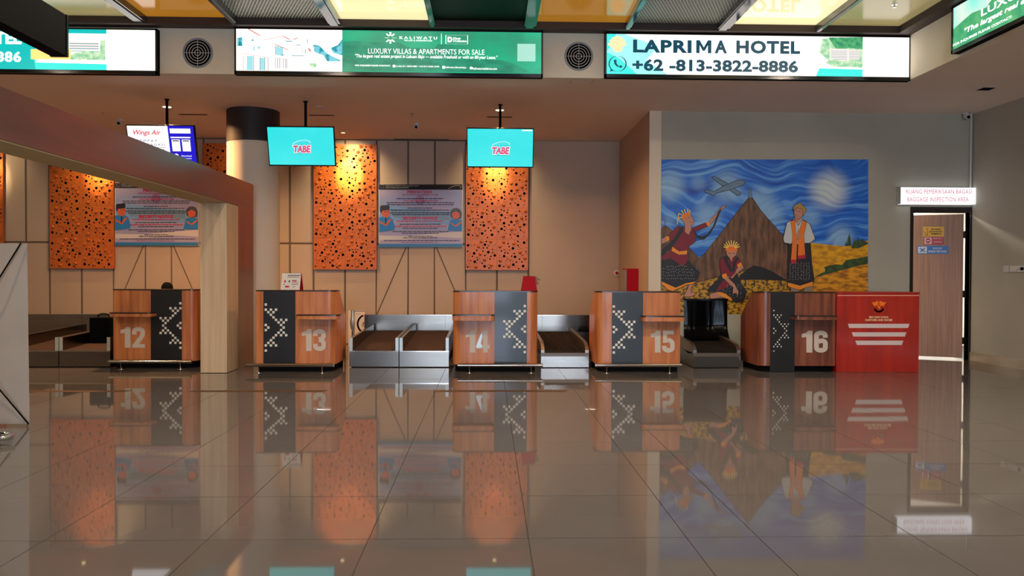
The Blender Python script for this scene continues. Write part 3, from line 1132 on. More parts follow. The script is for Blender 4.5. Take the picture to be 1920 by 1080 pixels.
def digit(cv, ch, x0, y0, x1, y1, m):
    """condensed heavy numerals on a 10 x 17 grid, y up"""
    def T(p):
        return (x0 + p[0] / 10 * (x1 - x0), y1 - p[1] / 17 * (y1 - y0))

    def stroke(path, w=3.5):
        cv.mb.use(m)
        h = w / 2
        n = len(path)
        L_, R_ = [], []
        for i in range(n):
            a = Vector(path[max(i - 1, 0)])
            b = Vector(path[min(i + 1, n - 1)])
            t_ = (b - a).normalized()
            nn = Vector((-t_.y, t_.x)) * h
            L_.append(tuple(Vector(path[i]) + nn))
            R_.append(tuple(Vector(path[i]) - nn))
        for i in range(n - 1):
            cv.mb.add([cv.P(T(p)) for p in (L_[i], L_[i + 1], R_[i + 1], R_[i])], [(0, 1, 2, 3)])
            cv.d += 0.00004
        cv.d += 0.0003

    def P_(pts):
        cv.mb.use(m)
        cv.d += 0.0003
        cv.mb.add([cv.P(T(p)) for p in pts], [tuple(range(len(pts)))])
    if ch == '1':
        P_([(4.3, 0), (8.4, 0), (8.4, 17), (5.4, 17), (4.4, 15.4), (1.2, 14.6), (1.2, 11.6), (4.3, 12.2)])
    elif ch == '2':
        stroke([(1.8, 10.8), (1.8, 13.4)] + arc(5, 13.4, 3.2, 1.9, 180, 0)[1:] + [(8.2, 11.2), (7.8, 9.6), (5.2, 6.0), (3.4, 3.4), (2.2, 1.4)])
        P_([(0.3, 0), (9.9, 0), (9.9, 3), (0.3, 3)])
    elif ch == '3':
        stroke([(1.8, 11.6), (1.8, 13.4)] + arc(5, 13.4, 3.2, 1.9, 180, 0)[1:] + [(8.1, 11.2), (7.2, 9.6), (4.6, 8.9)])
        stroke([(4.6, 8.6), (7.4, 8.0), (8.2, 6.2), (8.2, 3.6)] + arc(5, 3.6, 3.2, 1.9, 0, -180)[1:] + [(1.8, 5.6)])
    elif ch == '4':
        P_([(5, 0), (8.4, 0), (8.4, 17), (5, 17)])
        P_([(0, 3), (10, 3), (10, 6), (0, 6)])
        P_([(0, 6), (2.8, 6), (5.4, 13.2), (5, 17), (4.2, 17)])
    elif ch == '5':
        P_([(0.8, 14), (9.3, 14), (9.3, 17), (0.8, 17)])
        P_([(0.8, 7.6), (3.9, 7.6), (4.0, 14.0), (0.8, 14.0)])
        P_([(3.9, 7.9), (5.0, 8.1), (5.0, 11.2), (3.95, 10.4)])
        stroke(arc(5.0, 6.6, 3.2, 3.0, 90, 0) + [(8.2, 3.6)] + arc(5, 3.6, 3.2, 1.9, 0, -180)[1:] + [(1.8, 5.2)])
    elif ch == '6':
        stroke([(8.2, 11.6), (8.2, 13.4)] + arc(5, 13.4, 3.2, 1.9, 0, 180)[1:] + [(1.8, 3.6)] + arc(5, 3.6, 3.2, 1.9, 180, 360)[1:] + [(8.2, 7.2)] + arc(5.4, 7.2, 2.8, 2.0, 0, 90)[1:] + [(3.2, 8.6)])


def counter(num, pxl, Yf, dark, pat, pat_steps, mirror, numbox, ledge, rail, label, wood=M_WOOD, dk=M_CHAR, pxr=None, dot=0.5, rl=0.1, rr=0.1, kick=0.10):
    x0 = atY(pxl, 620, Yf)[0]
    x1 = atY(pxr, 620, Yf)[0] if pxr else x0 + 1.165
    H = 1.095
    r = 0.10
    t = thing('check_in_counter', label, 'counter', ((x0 + x1) / 2, Yf, 0), 'numbered check-in counters')
    D1, D2 = 0.30, 0.80
    body = MB()
    body.extrude(frect(x0, x1, Yf, Yf + D1, rl, rr), 'z', kick, H)
    body.build('front_body', wood, t, smooth=True)
    for xa, xb in ((x0, x0 + 0.03), (x1 - 0.03, x1)):
        MB().extrude([(Yf + D1, kick), (Yf + D2, kick), (Yf + D2, 0.74), (Yf + D1, H)], 'x', xa, xb).build('side_panel', wood, t)
    MB().box(x0 + 0.03, x1 - 0.03, Yf + D1, Yf + D2 - 0.02, 0.72, 0.75).build('staff_desk', wood, t)
    MB().extrude(frect(x0 - 0.004, x1 + 0.004, Yf - 0.004, Yf + D1, rl, rr), 'z', H, H + 0.016).build('worktop', M_TOP, t, smooth=True)
    MB().extrude(frect(x0 + 0.03, x1 - 0.03, Yf + 0.03, Yf + D2 - 0.03, rl, rr), 'z', 0, kick).build('plinth', M_BLACK, t, smooth=True)
    a, _ = atY(dark[0], 620, Yf)
    b, _ = atY(dark[1], 620, Yf)
    zlo = 0.004 if num == '16' else kick + 0.005
    yf = Yf + (0.0 if num != '16' else 0.0)
    dp = MB().box(a, b, yf - 0.004, yf + 0.035, zlo, H).build('dark_panel', dk, t)
    cv = Canvas(t, planeY(yf - 0.004), (0, 0), 1.0, start=0.0015)
    for row, cols in PATTERN.items():
        for c in cols:
            cx = pat[0] + (-1 if mirror else 1) * c * pat_steps[0]
            cy = pat[1] + row * pat_steps[1]
            hx, hy = dot * pat_steps[0] * 0.92, dot * pat_steps[1] * 0.92
            cv.mb.use(M_WHITEDOT)
            cv.mb.add([cv.P(p) for p in ((cx - hx, cy + hy), (cx + hx, cy + hy), (cx + hx, cy - hy), (cx - hx, cy - hy))], [(0, 1, 2, 3)])
    cv.end('inlay_pattern')
    cv = Canvas(t, planeY(Yf), (0, 0), 1.0, start=0.002)
    nx0, ny0, nx1, ny1 = numbox
    mid = nx0 + (nx1 - nx0) * 0.48
    digit(cv, num[0], nx0 - 2, ny0, nx0 + (nx1 - nx0) * 0.52 - 0.5, ny1, M_NUM)
    digit(cv, num[1], mid, ny0, nx1, ny1, M_NUM)
    cv.end('counter_number')
    # bag ledge
    la, lz1 = atY(ledge[0], ledge[2], Yf - 0.2)
    lb_, lz0 = atY(ledge[1], ledge[3], Yf - 0.2)
    lm = MB()
    lm.extrude(rrect(la, lb_, Yf - 0.2, Yf + 0.002, 0.05, 'front', 5), 'z', lz0, lz1 - 0.016)
    lo = lm.build('bag_ledge', wood, t, smooth=True)
    MB().extrude(rrect(la - 0.003, lb_ + 0.003, Yf - 0.203, Yf + 0.002, 0.05, 'front', 5), 'z', lz1 - 0.016, lz1).build('ledge_top', M_TOP, lo, smooth=True)
    if rail:
        ra, rz = atY(rail[0], rail[2], Yf - 0.14)
        rb, _ = atY(rail[1], rail[2], Yf - 0.14)
        rz = 0.105
        ro = MB().tube([(ra, Yf - 0.14, rz), (rb, Yf - 0.14, rz)], 0.024, n=12).build('foot_rail', M_STEELR, t, smooth=True)
        st = MB()
        for sx in (ra + 0.16, rb - 0.16):
            st.tube([(sx, Yf - 0.14, rz), (sx, Yf - 0.11, 0.0)], 0.009, n=8)
            st.lathe([(0.05, 0), (0.05, 0.006)], (sx, Yf - 0.11, 0), n=16)
        st.build('rail_stand', M_STEELR, ro, smooth=True)
    return t


counter('12', 212, 11.76, (283, 341), (338.2, 568.7), (4.63, 4.63), True, (225, 613, 272, 652), (203, 283, 586, 594), (204, 359, 677),
        'orange wood check-in counter numbered 12, left of the cream portal post', dk=M_CHARB, rl=0.015)
counter('13', 480, 11.32, (494, 554), (498.4, 571.0), (4.79, 4.79), False, (565, 617, 611, 658), (554.5, 635, 590, 599), (462, 626, 686),
        'orange wood check-in counter numbered 13, right of the portal post', dk=M_CHARB, rl=0.015, pxr=629)
counter('14', 849, 11.32, (927, 988), (983.9, 573.8), (4.79, 4.79), True, (872, 620, 918, 661), (848, 927, 590, 601.5), (858, 1018, 687),
        'orange wood check-in counter numbered 14, under the rightmost screen')
counter('15', 1118.5, 11.32, (1147, 1205.5), (1150.9, 574.7), (4.79, 4.79), False, (1219, 620, 1265, 661), (1206, 1285, 592.5, 603), (1116, 1278, 688),
        'orange wood check-in counter numbered 15, below the left side of the mural', rr=0.015)
counter('16', 1422, 11.30, (1444, 1490), (1450.9, 582.3), (3.4, 4.22), False, (1502, 620, 1552, 661), (1492, 1573, 592, 600), None,
        'dark brown check-in counter numbered 16, beside the red customs counter', wood=M_WOOD16, dk=M_CHARB, dot=0.34, kick=0.085, pxr=1566.5, rl=0.13, rr=0.01)
# pale half-metallic patch on the counter number
cv = Canvas(None, planeY(11.32), (820, 520), 4.571, start=0.0045)
cv.poly([(330, 600), (345, 555), (378, 475), (384, 500), (372, 560), (385, 600), (350, 607)], mat('pale_metallic', (196, 198, 200), rough=0.4, metal=0.5))
o = cv.end('pale_patch', bpy.data.objects['check_in_counter.002'])

# customs counter
YQ = 11.26
qx0, qx1 = atY(1569, 620, YQ)[0], atY(1723, 620, YQ)[0]
t = thing('customs_counter', 'red customs counter with three silver bars, right of counter 16', 'counter', ((qx0 + qx1) / 2, YQ, 0))
qz1 = atY(1650, 547.5, YQ)[1]
MB().box(qx0, qx1, YQ, YQ + 0.02, 0.004, qz1 - 0.02).build('front_panel', M_RED, t)
MB().box(qx0, qx0 + 0.02, YQ + 0.02, YQ + 0.6, 0, qz1 - 0.02).build('side_panel', M_RED, t)
MB().box(qx1 - 0.02, qx1, YQ + 0.02, YQ + 0.6, 0, qz1 - 0.02).build('side_panel', M_RED, t)
MB().box(qx0 + 0.02, qx1 - 0.02, YQ + 0.1, YQ + 0.58, 0.5, 0.52).build('inner_shelf', M_RED, t)
MB().box(qx0 - 0.005, qx1 + 0.005, YQ - 0.01, YQ + 0.62, qz1 - 0.02, qz1).build('worktop', M_RED, t)
cv = Canvas(t, planeY(YQ), (1580, 560), 10.8, start=0.0015)
for pts in ([(105, 508), (1353, 508), (1325, 594), (132, 594)], [(183, 680), (1290, 680), (1258, 767), (213, 767)], [(255, 850), (1225, 850), (1195, 938), (286, 938)]):
    cv.poly(pts[::-1], M_BARS)
    cv.end('silver_bar')
cv.rect(-110, -72, 1545, -56, mat('pink_line', (240, 168, 150), rough=0.4))
cv.end('pink_stripe')
cv.text('BEA DAN CUKAI', 535, 354, 920, 392, M_CREAMTXT, 0.045)
cv.text('CUSTOMS AND EXCISE', 452, 412, 1002, 452, M_CREAMTXT, 0.045)
cv.end('lettering')
cv.poly([(585, 68), (640, 75), (690, 45), (715, 60), (715, 140), (630, 150)], M_EMBLEM)
cv.poly([(875, 68), (820, 75), (770, 45), (745, 60), (745, 140), (830, 150)], M_EMBLEM)
cv.rect(724, 45, 736, 135, M_EMBLEM)
cv.ring((730, 170), 92, 34, M_EMBLEM, a0=12, a1=168)
cv.poly([(690, 150), (770, 150), (750, 185), (735, 215), (725, 215), (710, 185)], M_EMBLEM)
cv.end('winged_emblem')

# ------------------------------------------------------------------ things on the counters
def tent(px0, px1, pyt, Yc, mfront, mside, label, bottom=1.112, taper=0.0, name='tent_calendar'):
    x0, x1 = atY(px0, 530, Yc)[0], atY(px1, 530, Yc)[0]
    z1 = atY(px0, pyt, Yc)[1]
    t = thing(name, label, 'calendar', ((x0 + x1) / 2, Yc, bottom))
    h = z1 - bottom
    th = 0.004
    # leaning front and back cards
    for sgn, nm, mm in ((-1, 'front_card', mfront), (1, 'back_card', mside)):
        m = MB()
        yb = Yc + sgn * 0.07
        ya_ = Yc + sgn * 0.008
        q = [(x0 - taper, yb, bottom), (x1 + taper, yb, bottom), (x1, ya_, z1), (x0, ya_, z1)]
        m.add(q + [(a_, b_ + th, c_) for a_, b_, c_ in q], [(0, 1, 2, 3), (7, 6, 5, 4), (0, 4, 5, 1), (1, 5, 6, 2), (2, 6, 7, 3), (3, 7, 4, 0)])
        m.build(nm, mm, t)
    m = MB()
    m.box(x0 - taper, x1 + taper, Yc - 0.07, Yc + 0.07, bottom, bottom + 0.003)
    m.build('base_card', mside, t)
    n = 9
    m = MB()
    for i in range(n):
        xx = x0 + (x1 - x0) * (i + 0.5) / n
        m.tube([(xx + 0.0, Yc + 0.012 * cos(a), z1 - 0.004 + 0.012 * sin(a)) for a in [2 * pi * k / 8 for k in range(8)]], 0.0015, n=4, closed=True)
    m.build('wire_binding', M_BLACKG, t)
    return t, x0, x1, z1


t, x0, x1, z1 = tent(529, 566, 512, 11.52, M_PAPER, M_REDP, 'white tent calendar with red prints on counter 13')
t.rotation_euler = (0, 0, radians(-9))
cv = Canvas(t, planeY(11.44), (500, 480), 7.715, start=0.0)


def tentpt(px, py, d):
    x, z = atY(px, py, 11.50)
    k = (z - 1.112) / (z1 - 1.112)
    return (x, 11.52 - 0.07 + k * 0.062 - 0.003 - d, z)


cv.fn = tentpt
for (a, b, c, d, mm) in ((305, 275, 500, 285, PB), (300, 300, 480, 306, PB), (262, 350, 285, 384, PR), (330, 352, 350, 380, PB), (380, 350, 450, 368, PR), (380, 380, 480, 386, PR),
                         (255, 405, 275, 415, PB), (380, 405, 475, 412, PB), (285, 430, 345, 455, PR), (400, 440, 440, 447, PR)):
    cv.rect(a, b, c, d, mm)
cv.end('printed_picture')
t, x0, x1, z1 = tent(981, 1003, 518, 11.50, M_REDP, M_REDP, 'red tent calendar with loose pages on counter 14', taper=0.03)
m = MB()
for dz, dx in ((0.0, 0.085), (0.02, 0.06)):
    m.add([(x1, 11.49, z1 - 0.004), (x1 + dx, 11.51 + dz, z1 - 0.05 - dz * 3), (x1 + dx - 0.03, 11.60, z1 - 0.06 - dz * 3), (x1 - 0.02, 11.57, z1 - 0.006)], [(0, 1, 2, 3)])
    m.add([(x1, 11.49, z1 - 0.005), (x1 + dx, 11.51 + dz, z1 - 0.051 - dz * 3), (x1 + dx - 0.03, 11.60, z1 - 0.061 - dz * 3), (x1 - 0.02, 11.57, z1 - 0.007)], [(3, 2, 1, 0)])
m.build('loose_pages', M_PAPER, t)

# red hydrant cabinet on the partition, alarm bell
bx0, bz1 = atY(1178, 503.5, 13.75)
bx1, _ = atY(1200, 503.5, 13.75)
bx1 = X_PART - 0.03
t = thing('hydrant_cabinet', 'red fire hose cabinet on the partition wall behind counter 15', 'cabinet', (bx1, 13.95, 0.7))
MB().box(bx1 - 0.2, bx1, 13.75, 14.2, 0.7, bz1).build('cabinet_body', M_REDP, t)
MB().box(bx1 - 0.215, bx1 - 0.2, 13.77, 14.18, 0.72, bz1 - 0.02).build('glazed_door', M_GLASSG, t)
ax, az = atY(1157, 512, Y_BACK - 0.05)
t = thing('alarm_button', 'small round red alarm button on the back wall beside the partition', 'alarm', (ax, Y_BACK, az))
MB().lathe([(0.06, 0), (0.06, -0.03), (0.05, -0.035)], (ax, Y_BACK - 0.0005, az), 'y', 16).build('housing', M_WHITE, t, smooth=True)
MB().lathe([(0.03, -0.035), (0.03, -0.05)], (ax, Y_BACK, az), 'y', 16).build('button', M_REDP, t, smooth=True)

# prohibition board and post beside counter 13
Yq = 15.25
x0, z1 = atY(655, 582, Yq)
x1, _ = atY(683.5, 582, Yq)
z0 = 0.2
t = thing('prohibition_board', 'white board with red ring leaning behind the conveyor right of counter 13', 'sign', ((x0 + x1) / 2, Yq, 0))
MB().box(x0 - 0.02, x1, Yq, Yq + 0.03, 0.0, z1).build('board', M_PAPER, t)
cv = Canvas(t, planeY(Yq), (640, 570), 8.31, start=0.0015)
cv.rect(200, 108, 362, 116, PB)
cv.rect(196, 116, 206, 560, PB)
cv.ring((400, 310), 145, 26, PR, a0=112, a1=245)
cv.rect(335, 285, 352, 315, PB)
cv.rect(318, 324, 350, 330, PB)
cv.rect(318, 340, 350, 346, PB)
cv.text('DILARANG', 228, 150, 300, 162, PB)
cv.end('printed_sign')
qx, qz = atY(661, 604, 13.9)
t = thing('grey_canister', 'small grey metal canister on a post right of counter 13', 'canister', (qx, 13.9, 0))
MB().lathe([(0.0, 0), (0.05, 0), (0.05, 0.01), (0.015, 0.02), (0.015, qz - 0.13)], (qx, 13.9, 0), n=14, cap=False).build('post', M_STEELR, t, smooth=True)
MB().lathe([(0.012, qz - 0.14), (0.035, qz - 0.09), (0.042, qz), (0.035, qz + 0.07), (0.03, qz + 0.08), (0.028, qz + 0.2)], (qx, 13.9, 0), n=16).build('canister_body', M_WHITESTEEL, t, smooth=True)

# black domed item on the collector plate by counter 15
dx_, dz_ = atY(1096, 619, 13.9)
t = thing('black_cap', 'low black rounded cap on the conveyor left of counter 15', 'cap', (dx_, 13.95, 0.36))
MB().lathe([(0.10, 0.0), (0.10, 0.02), (0.08, 0.06), (0.04, 0.085), (0.002, 0.09)], (dx_, 13.95, dz_ - 0.03), n=20).build('dome', M_BLACK, t, smooth=True)
MB().box(dx_ - 0.14, dx_ + 0.14, 13.85, 14.08, 0.0, dz_ - 0.03).build('stand_block', M_STEEL, t)

# ------------------------------------------------------------------ hanging screens
def hang_screen(cxpx, cypx, Yt, pole_px, pole_py, label, group='hanging flat screens'):
    w, h = 0.95, 0.56
    cx, cz = atY(cxpx, cypx, Yt)
    tilt = radians(17)
    t = thing('hanging_screen', label, 'screen', (cx, Yt, cz), group)
    t.rotation_euler = (0, 0, 0)
    R = Matrix.Rotation(tilt, 4, 'X')   # lower edge swings back, so the face looks down at the hall

    def loc(u, v, d=0.0):
        """u right, v up (m) on the face; d towards the viewer"""
        p = R @ Vector((u, -d, v))
        return (cx + p.x, Yt + p.y, cz + p.z)

    def slab(u0, u1, v0, v1, d0, d1, m):
        pts = [loc(u, v, d) for d in (d0, d1) for (u, v) in ((u0, v0), (u1, v0), (u1, v1), (u0, v1))]
        m.add(pts, [(0, 1, 2, 3), (7, 6, 5, 4), (0, 4, 5, 1), (1, 5, 6, 2), (2, 6, 7, 3), (3, 7, 4, 0)][::1])
        return m
    b = 0.012
    slab(-w / 2, w / 2, -h / 2, h / 2, -0.045, -0.004, MB()).build('housing', M_BLACK, t)
    m = MB()
    slab(-w / 2, w / 2, h / 2 - b, h / 2, -0.004, 0.004, m)
    slab(-w / 2, w / 2, -h / 2, -h / 2 + b * 1.4, -0.004, 0.004, m)
    slab(-w / 2, -w / 2 + b, -h / 2, h / 2, -0.004, 0.004, m)
    slab(w / 2 - b, w / 2, -h / 2, h / 2, -0.004, 0.004, m)
    m.build('bezel', M_BLACKG, t)
    px_, py_ = atZ(pole_px, pole_py, Z_SOF)
    m = MB()
    m.tube([(px_, py_, Z_SOF), (px_, py_, cz - 0.05)], 0.02, n=10)
    m.lathe([(0.035, -0.012), (0.035, 0)], (px_, py_, Z_SOF), n=16)
    m.build('ceiling_post', M_BLACK, t, smooth=True)
    MB().box(min(cx, px_) - 0.1, max(cx, px_) + 0.1, Yt + 0.03, py_ + 0.02, cz - 0.04, cz + 0.04).build('bracket', M_BLACK, t)
    return t, loc, w, h, b


class Face(Canvas):
    def __init__(s, t, loc, w, h):
        super().__init__(t, lambda x, y, d: loc((x - 0.5) * w, (0.5 - y) * h, d), (0, 0), 1.0, start=-0.003, step=0.0006)


E_CY = emit('screen_cyan', (70, 232, 232), 1.05, rgb2=(40, 222, 226), vscale=(1.2, 1.2, 1.2))
E_W = emit('screen_white', (255, 250, 250), 1.1)
E_PK = emit('screen_pink', (222, 84, 128), 1.0)
E_GR = emit('screen_grey', (150, 210, 215), 1.0)
E_BLUE = emit('screen_blue', (30, 20, 196), 1.1)
E_TXT = emit('screen_ink', (70, 80, 100), 1.0)
E_RED = emit('screen_red', (222, 40, 70), 1.0)
E_LC = emit('screen_light_cyan', (120, 190, 230), 1.0)


def tabe(cv):
    cv.rect(0.0, 0.0, 1.0, 1.0, E_CY)
    cv.end('display')
    cv.line([(0.37, 0.44), (0.40, 0.40), (0.47, 0.35), (0.56, 0.33), (0.63, 0.36), (0.64, 0.41)], 0.008, E_W)
    cv.line([(0.40, 0.42), (0.50, 0.38), (0.60, 0.39)], 0.006, E_GR)
    cv.text('TABE', 0.362, 0.46, 0.652, 0.68, E_W, 0.09, 0.15)
    cv.text('TABE', 0.372, 0.475, 0.642, 0.665, E_PK, 0.05, 0.15)
    cv.line([(0.40, 0.695), (0.64, 0.69)], 0.008, E_TXT)
    cv.line([(0.39, 0.45), (0.63, 0.445)], 0.006, E_TXT)
    cv.end('lettering')


t, loc, w, h, b = hang_screen(565, 274.5, 11.85, 573, 190, 'hanging screen showing a cyan page with pink logo, the one nearest the column')
tabe(Face(t, loc, w - 2 * b, h - 2 * b))
t, loc, w, h, b = hang_screen(938, 277.5, 11.75, 938, 196, 'hanging screen showing a cyan page with pink logo, in front of the rightmost orange panel')
cv = Face(t, loc, w - 2 * b, h - 2 * b)
tabe(cv)
cv.rect(0.83, 0.015, 0.985, 0.05, E_W)
cv.end('white_caption')
t, loc, w, h, b = hang_screen(304, 272, 11.85, 313, 186, 'hanging screen with white and blue airline page, partly behind the portal beam')
cv = Face(t, loc, w - 2 * b, h - 2 * b)
cv.rect(0, 0, 0.61, 1, E_W)
cv.rect(0.61, 0, 1, 1, E_BLUE)
cv.end('display')
cv.text('Wings Air', 0.09, 0.11, 0.50, 0.27, E_RED, 0.012, 0.35)
cv.text('TEMPAT', 0.12, 0.36, 0.43, 0.42, E_TXT, 0, 0, 1.5)
cv.text('BAGASI', 0.28, 0.46, 0.54, 0.52, E_TXT, 0, 0, 1.5)
cv.text('LEBIH', 0.30, 0.60, 0.52, 0.67, E_RED, 0.02)
cv.rect(0.10, 0.555, 0.55, 0.565, E_TXT)
cv.end('lettering')
cv.rect(0.64, 0.065, 0.95, 0.19, E_W)
cv.rect(0.64, 0.28, 0.94, 0.315, E_W)
cv.rect(0.65, 0.35, 0.775, 0.66, E_W)
cv.rect(0.805, 0.35, 0.93, 0.66, E_W)
cv.rect(0.665, 0.37, 0.76, 0.40, E_TXT)
cv.rect(0.82, 0.37, 0.915, 0.40, E_TXT)
cv.disc((0.70, 0.78), 0.035, E_W, ry=0.06)
cv.poly([(0.70, 0.84), (0.76, 0.86), (0.74, 0.77), (0.70, 0.76)], E_LC)
cv.text('Download', 0.78, 0.76, 0.93, 0.80, E_W, 0.02)
cv.text('Sekarang', 0.78, 0.83, 0.93, 0.87, E_W, 0.02)
cv.end('page_blocks')

# ------------------------------------------------------------------ LED screens on the fascia
L_W = emit('led_white', (255, 246, 238), 1.7)
L_WT = emit('led_text_white', (255, 255, 250), 1.5)
L_GREEN = emit('led_green', (14, 192, 140), 1.0, rgb2=(52, 150, 112), vscale=(1.6, 1, 3.0), contrast=(0.3, 0.7))
L_GREEN2 = emit('led_hill_green', (44, 160, 122), 1.0, rgb2=(30, 132, 100), vscale=(5, 1, 9))
L_TEAL = emit('led_teal', (0, 200, 196), 1.0)
L_CYANPALE = emit('led_pale_cyan', (160, 250, 240), 1.2)
L_CYAN2 = emit('led_cyan', (60, 240, 226), 1.1)
L_NAVY = emit('led_navy', (10, 74, 96), 0.9)
L_GREYT = emit('led_grey', (84, 118, 124), 0.9)
L_TREE = emit('led_tree', (96, 190, 120), 1.0, rgb2=(30, 140, 100), vscale=(16, 16, 16))
L_TREE2 = emit('led_pale_tree', (220, 240, 200), 1.1, rgb2=(120, 200, 150), vscale=(14, 14, 14))
L_BUILD = emit('led_building', (244, 226, 220), 1.2)
L_WINB = emit('led_window', (110, 170, 180), 1.0)
L_ROOF = emit('led_roof', (226, 106, 92), 1.0)
L_LINE = emit('led_line', (34, 46, 66), 0.8)
L_BTREE = emit('led_blue_tree', (120, 205, 220), 1.1, rgb2=(30, 150, 160), vscale=(12, 12, 12), contrast=(0.42, 0.52))
L_YEL = emit('led_yellow', (255, 226, 130), 1.2)
L_CREAM = emit('led_cream', (255, 224, 170), 1.2)
L_SKYG = emit('led_sky', (110, 240, 220), 1.1, rgb2=(235, 238, 226), vscale=(2, 2, 2))
YL = Y_FAS - 0.10


def led_frame(px0, px1, pyt, pyb, label):
    pc = (px0 + px1) / 2
    x0, x1 = atY(px0, (pyt + pyb) / 2, YL)[0], atY(px1, (pyt + pyb) / 2, YL)[0]
    z1, z0 = atY(pc, pyt, YL)[1], atY(pc, pyb, YL)[1]
    z1 = min(z1, Z_BEAM - 0.004)
    t = thing('advertising_screen', label, 'screen', ((x0 + x1) / 2, YL, z0), 'LED advertising screens around the ceiling')
    MB().box(x0, x1, YL + 0.012, Y_FAS - 0.0005, z0, z1).build('cabinet', M_BLACK, t)
    b = 0.03
    m = MB()
    m.box(x0, x1, YL, YL + 0.012, z0, z0 + 0.045)
    m.box(x0, x1, YL, YL + 0.012, z1 - 0.02, z1)
    m.box(x0, x0 + b * .7, YL, YL + 0.012, z0, z1)
    m.box(x1 - b * .7, x1, YL, YL + 0.012, z0, z1)
    m.build('frame', M_BLACKG, t)
    cx0, cx1, cz0, cz1 = x0 + b * .7, x1 - b * .7, z0 + 0.045, z1 - 0.02
    return t, cx0, cx1, cz0, cz1


def led_canvas(t, c0, c1, c2, c3):
    """normalised canvas: 0..1 across, 0..1 down"""
    def fn(u, v, d):
        return (c0 + u * (c1 - c0), YL + 0.008 - d, c3 - v * (c3 - c2))
    return Canvas(t, fn, (0, 0), 1.0, start=0.0, step=0.0003)


# middle screen: villas and apartments
t, a, b_, c, d = led_frame(439.5, 1018, 54, 142, 'middle LED screen advertising villas on a green page')
cv = led_canvas(t, a, b_, c, d)
S = lambda x: (x - 0) / 1280 * 0.345
U = lambda p: (S(p[0]), (p[1] - 20) / 510)
cv.rect(0, 0, 0.345, 1, L_W)
cv.rect(0.345, 0, 1, 1, L_GREEN)
cv.end('display')
cv.poly([U(p) for p in [(930, 200), (1000, 210), (1100, 310), (1280, 400), (1100, 405), (1050, 330), (940, 290)]], L_BTREE)
cv.poly([U(p) for p in [(1280, 130), (1280, 330), (1170, 300), (1140, 240), (1230, 200)]], L_BTREE)
cv.poly([U(p) for p in [(10, 130), (75, 120), (75, 230), (10, 230)]], L_BTREE)
cv.poly([U(p) for p in [(880, 430), (980, 430), (960, 480), (900, 480)]], L_TREE2)
for ln in ([(150, 20), (285, 100)], [(10, 330), (110, 320), (385, 370)], [(160, 225), (470, 205), (630, 270)], [(340, 150), (560, 100), (650, 145)], [(690, 145), (740, 120), (920, 135)], [(640, 245), (870, 250), (900, 280)], [(465, 365), (630, 392)]):
    cv.line([U(p) for p in ln], 0.006, L_ROOF)
for x, y0, y1 in ((85, 345, 525), (130, 340, 525), (210, 345, 525), (285, 360, 525), (345, 365, 525), (385, 370, 525), (472, 215, 330), (505, 220, 335), (560, 240, 345), (472, 370, 500), (500, 372, 500), (525, 375, 500), (572, 380, 500), (595, 385, 500), (610, 390, 500), (800, 255, 300), (835, 260, 310), (893, 275, 300), (860, 140, 185), (42, 130, 220)):
    cv.poly([U((x - 3, y1)), U((x + 3, y1)), U((x + 3, y0)), U((x - 3, y0))], L_LINE)
for q in ([(130, 350), (205, 350), (205, 525), (130, 525)], [(290, 370), (345, 372), (345, 525), (290, 525)], [(478, 225), (560, 245), (560, 345), (478, 330)], [(205, 230), (225, 230), (225, 290), (205, 290)], [(260, 232), (295, 232), (295, 262), (260, 262)]):
    cv.poly([U(p) for p in q][::-1], emit('led_glass', (160, 224, 230), 1.1))
for (x, y, ww, hh) in ((185, 150, 30, 18), (600, 160, 80, 12), (725, 205, 60, 10), (670, 335, 150, 10), (540, 330, 40, 12)):
    cv.poly([U((x, y + hh)), U((x + ww, y + hh)), U((x + ww, y)), U((x, y))], L_WINB)
cv.end('villa_picture')
V = lambda p: ((0.345 - (96 - p[0]) / (1904 - 96) * 0.655), (p[1] - 40) / 385)
cv.poly([V(p) for p in [(98, 150), (200, 140), (330, 150), (600, 150), (720, 200), (930, 200), (960, 160), (1100, 160), (1130, 230), (1240, 290), (1540, 300), (1650, 330), (1800, 410), (1700, 420), (98, 410)]], L_GREEN2)
cv.end('hill_picture')
TX = lambda s, x0, y0, x1, y1, bo=0.0, sh=0.0, sp=1.0: cv.text(s, V((x0, y0))[0], V((x0, y0))[1], V((x1, y1))[0], V((x1, y1))[1], L_WT, bo, sh, sp)
for k in range(8):
    an = pi / 8 + k * pi / 4 + pi / 8
    c0, s0 = cos(an), sin(an)
    cv.line([V((532 + 20 * c0, 108 + 22 * s0)), V((532 + 48 * c0, 108 + 52 * s0))], 0.006, L_WT)
TX('KALIWATU', 614, 93, 955, 118, 0.03, 0, 1.6)
TX('VILLAS & RESIDENCES', 655, 124, 910, 137, 0.02)
cv.line([V((994, 65)), V((994, 162))], 0.0018, L_WT)
for q in ([(1033, 77), (1233, 77)], [(1033, 158), (1233, 158)], [(1034, 77), (1034, 158)], [(1232, 77), (1232, 158)], [(1106, 95), (1106, 140)]):
    cv.line([V(p) for p in q], 0.0022, L_WT)
TX('D', 1050, 92, 1095, 142, 0.06)
TX('Dusit', 1115, 97, 1168, 117, 0.03)
TX('Collection', 1115, 121, 1222, 140, 0.03)
TX('LUXURY VILLAS & APARTMENTS FOR SALE', 332, 208, 1385, 256, 0.0)
TX('"The largest real estate project in Labuan Bajo \u2014 available Freehold or with an 80-year Lease."', 215, 262, 1505, 304, 0.01, 0.2)
TX('FOR INQUIRIES PLEASE CONTACT:', 214, 360, 533, 376, 0.03)
TX('(+62) 811-3839-088 / +62 813-3205-2440', 585, 362, 975, 382, 0.01)
TX('kaliwatu.labuanbajo', 1030, 366, 1220, 388, 0.01)
TX('kaliwaturesidence.com', 1280, 372, 1500, 394, 0.01)
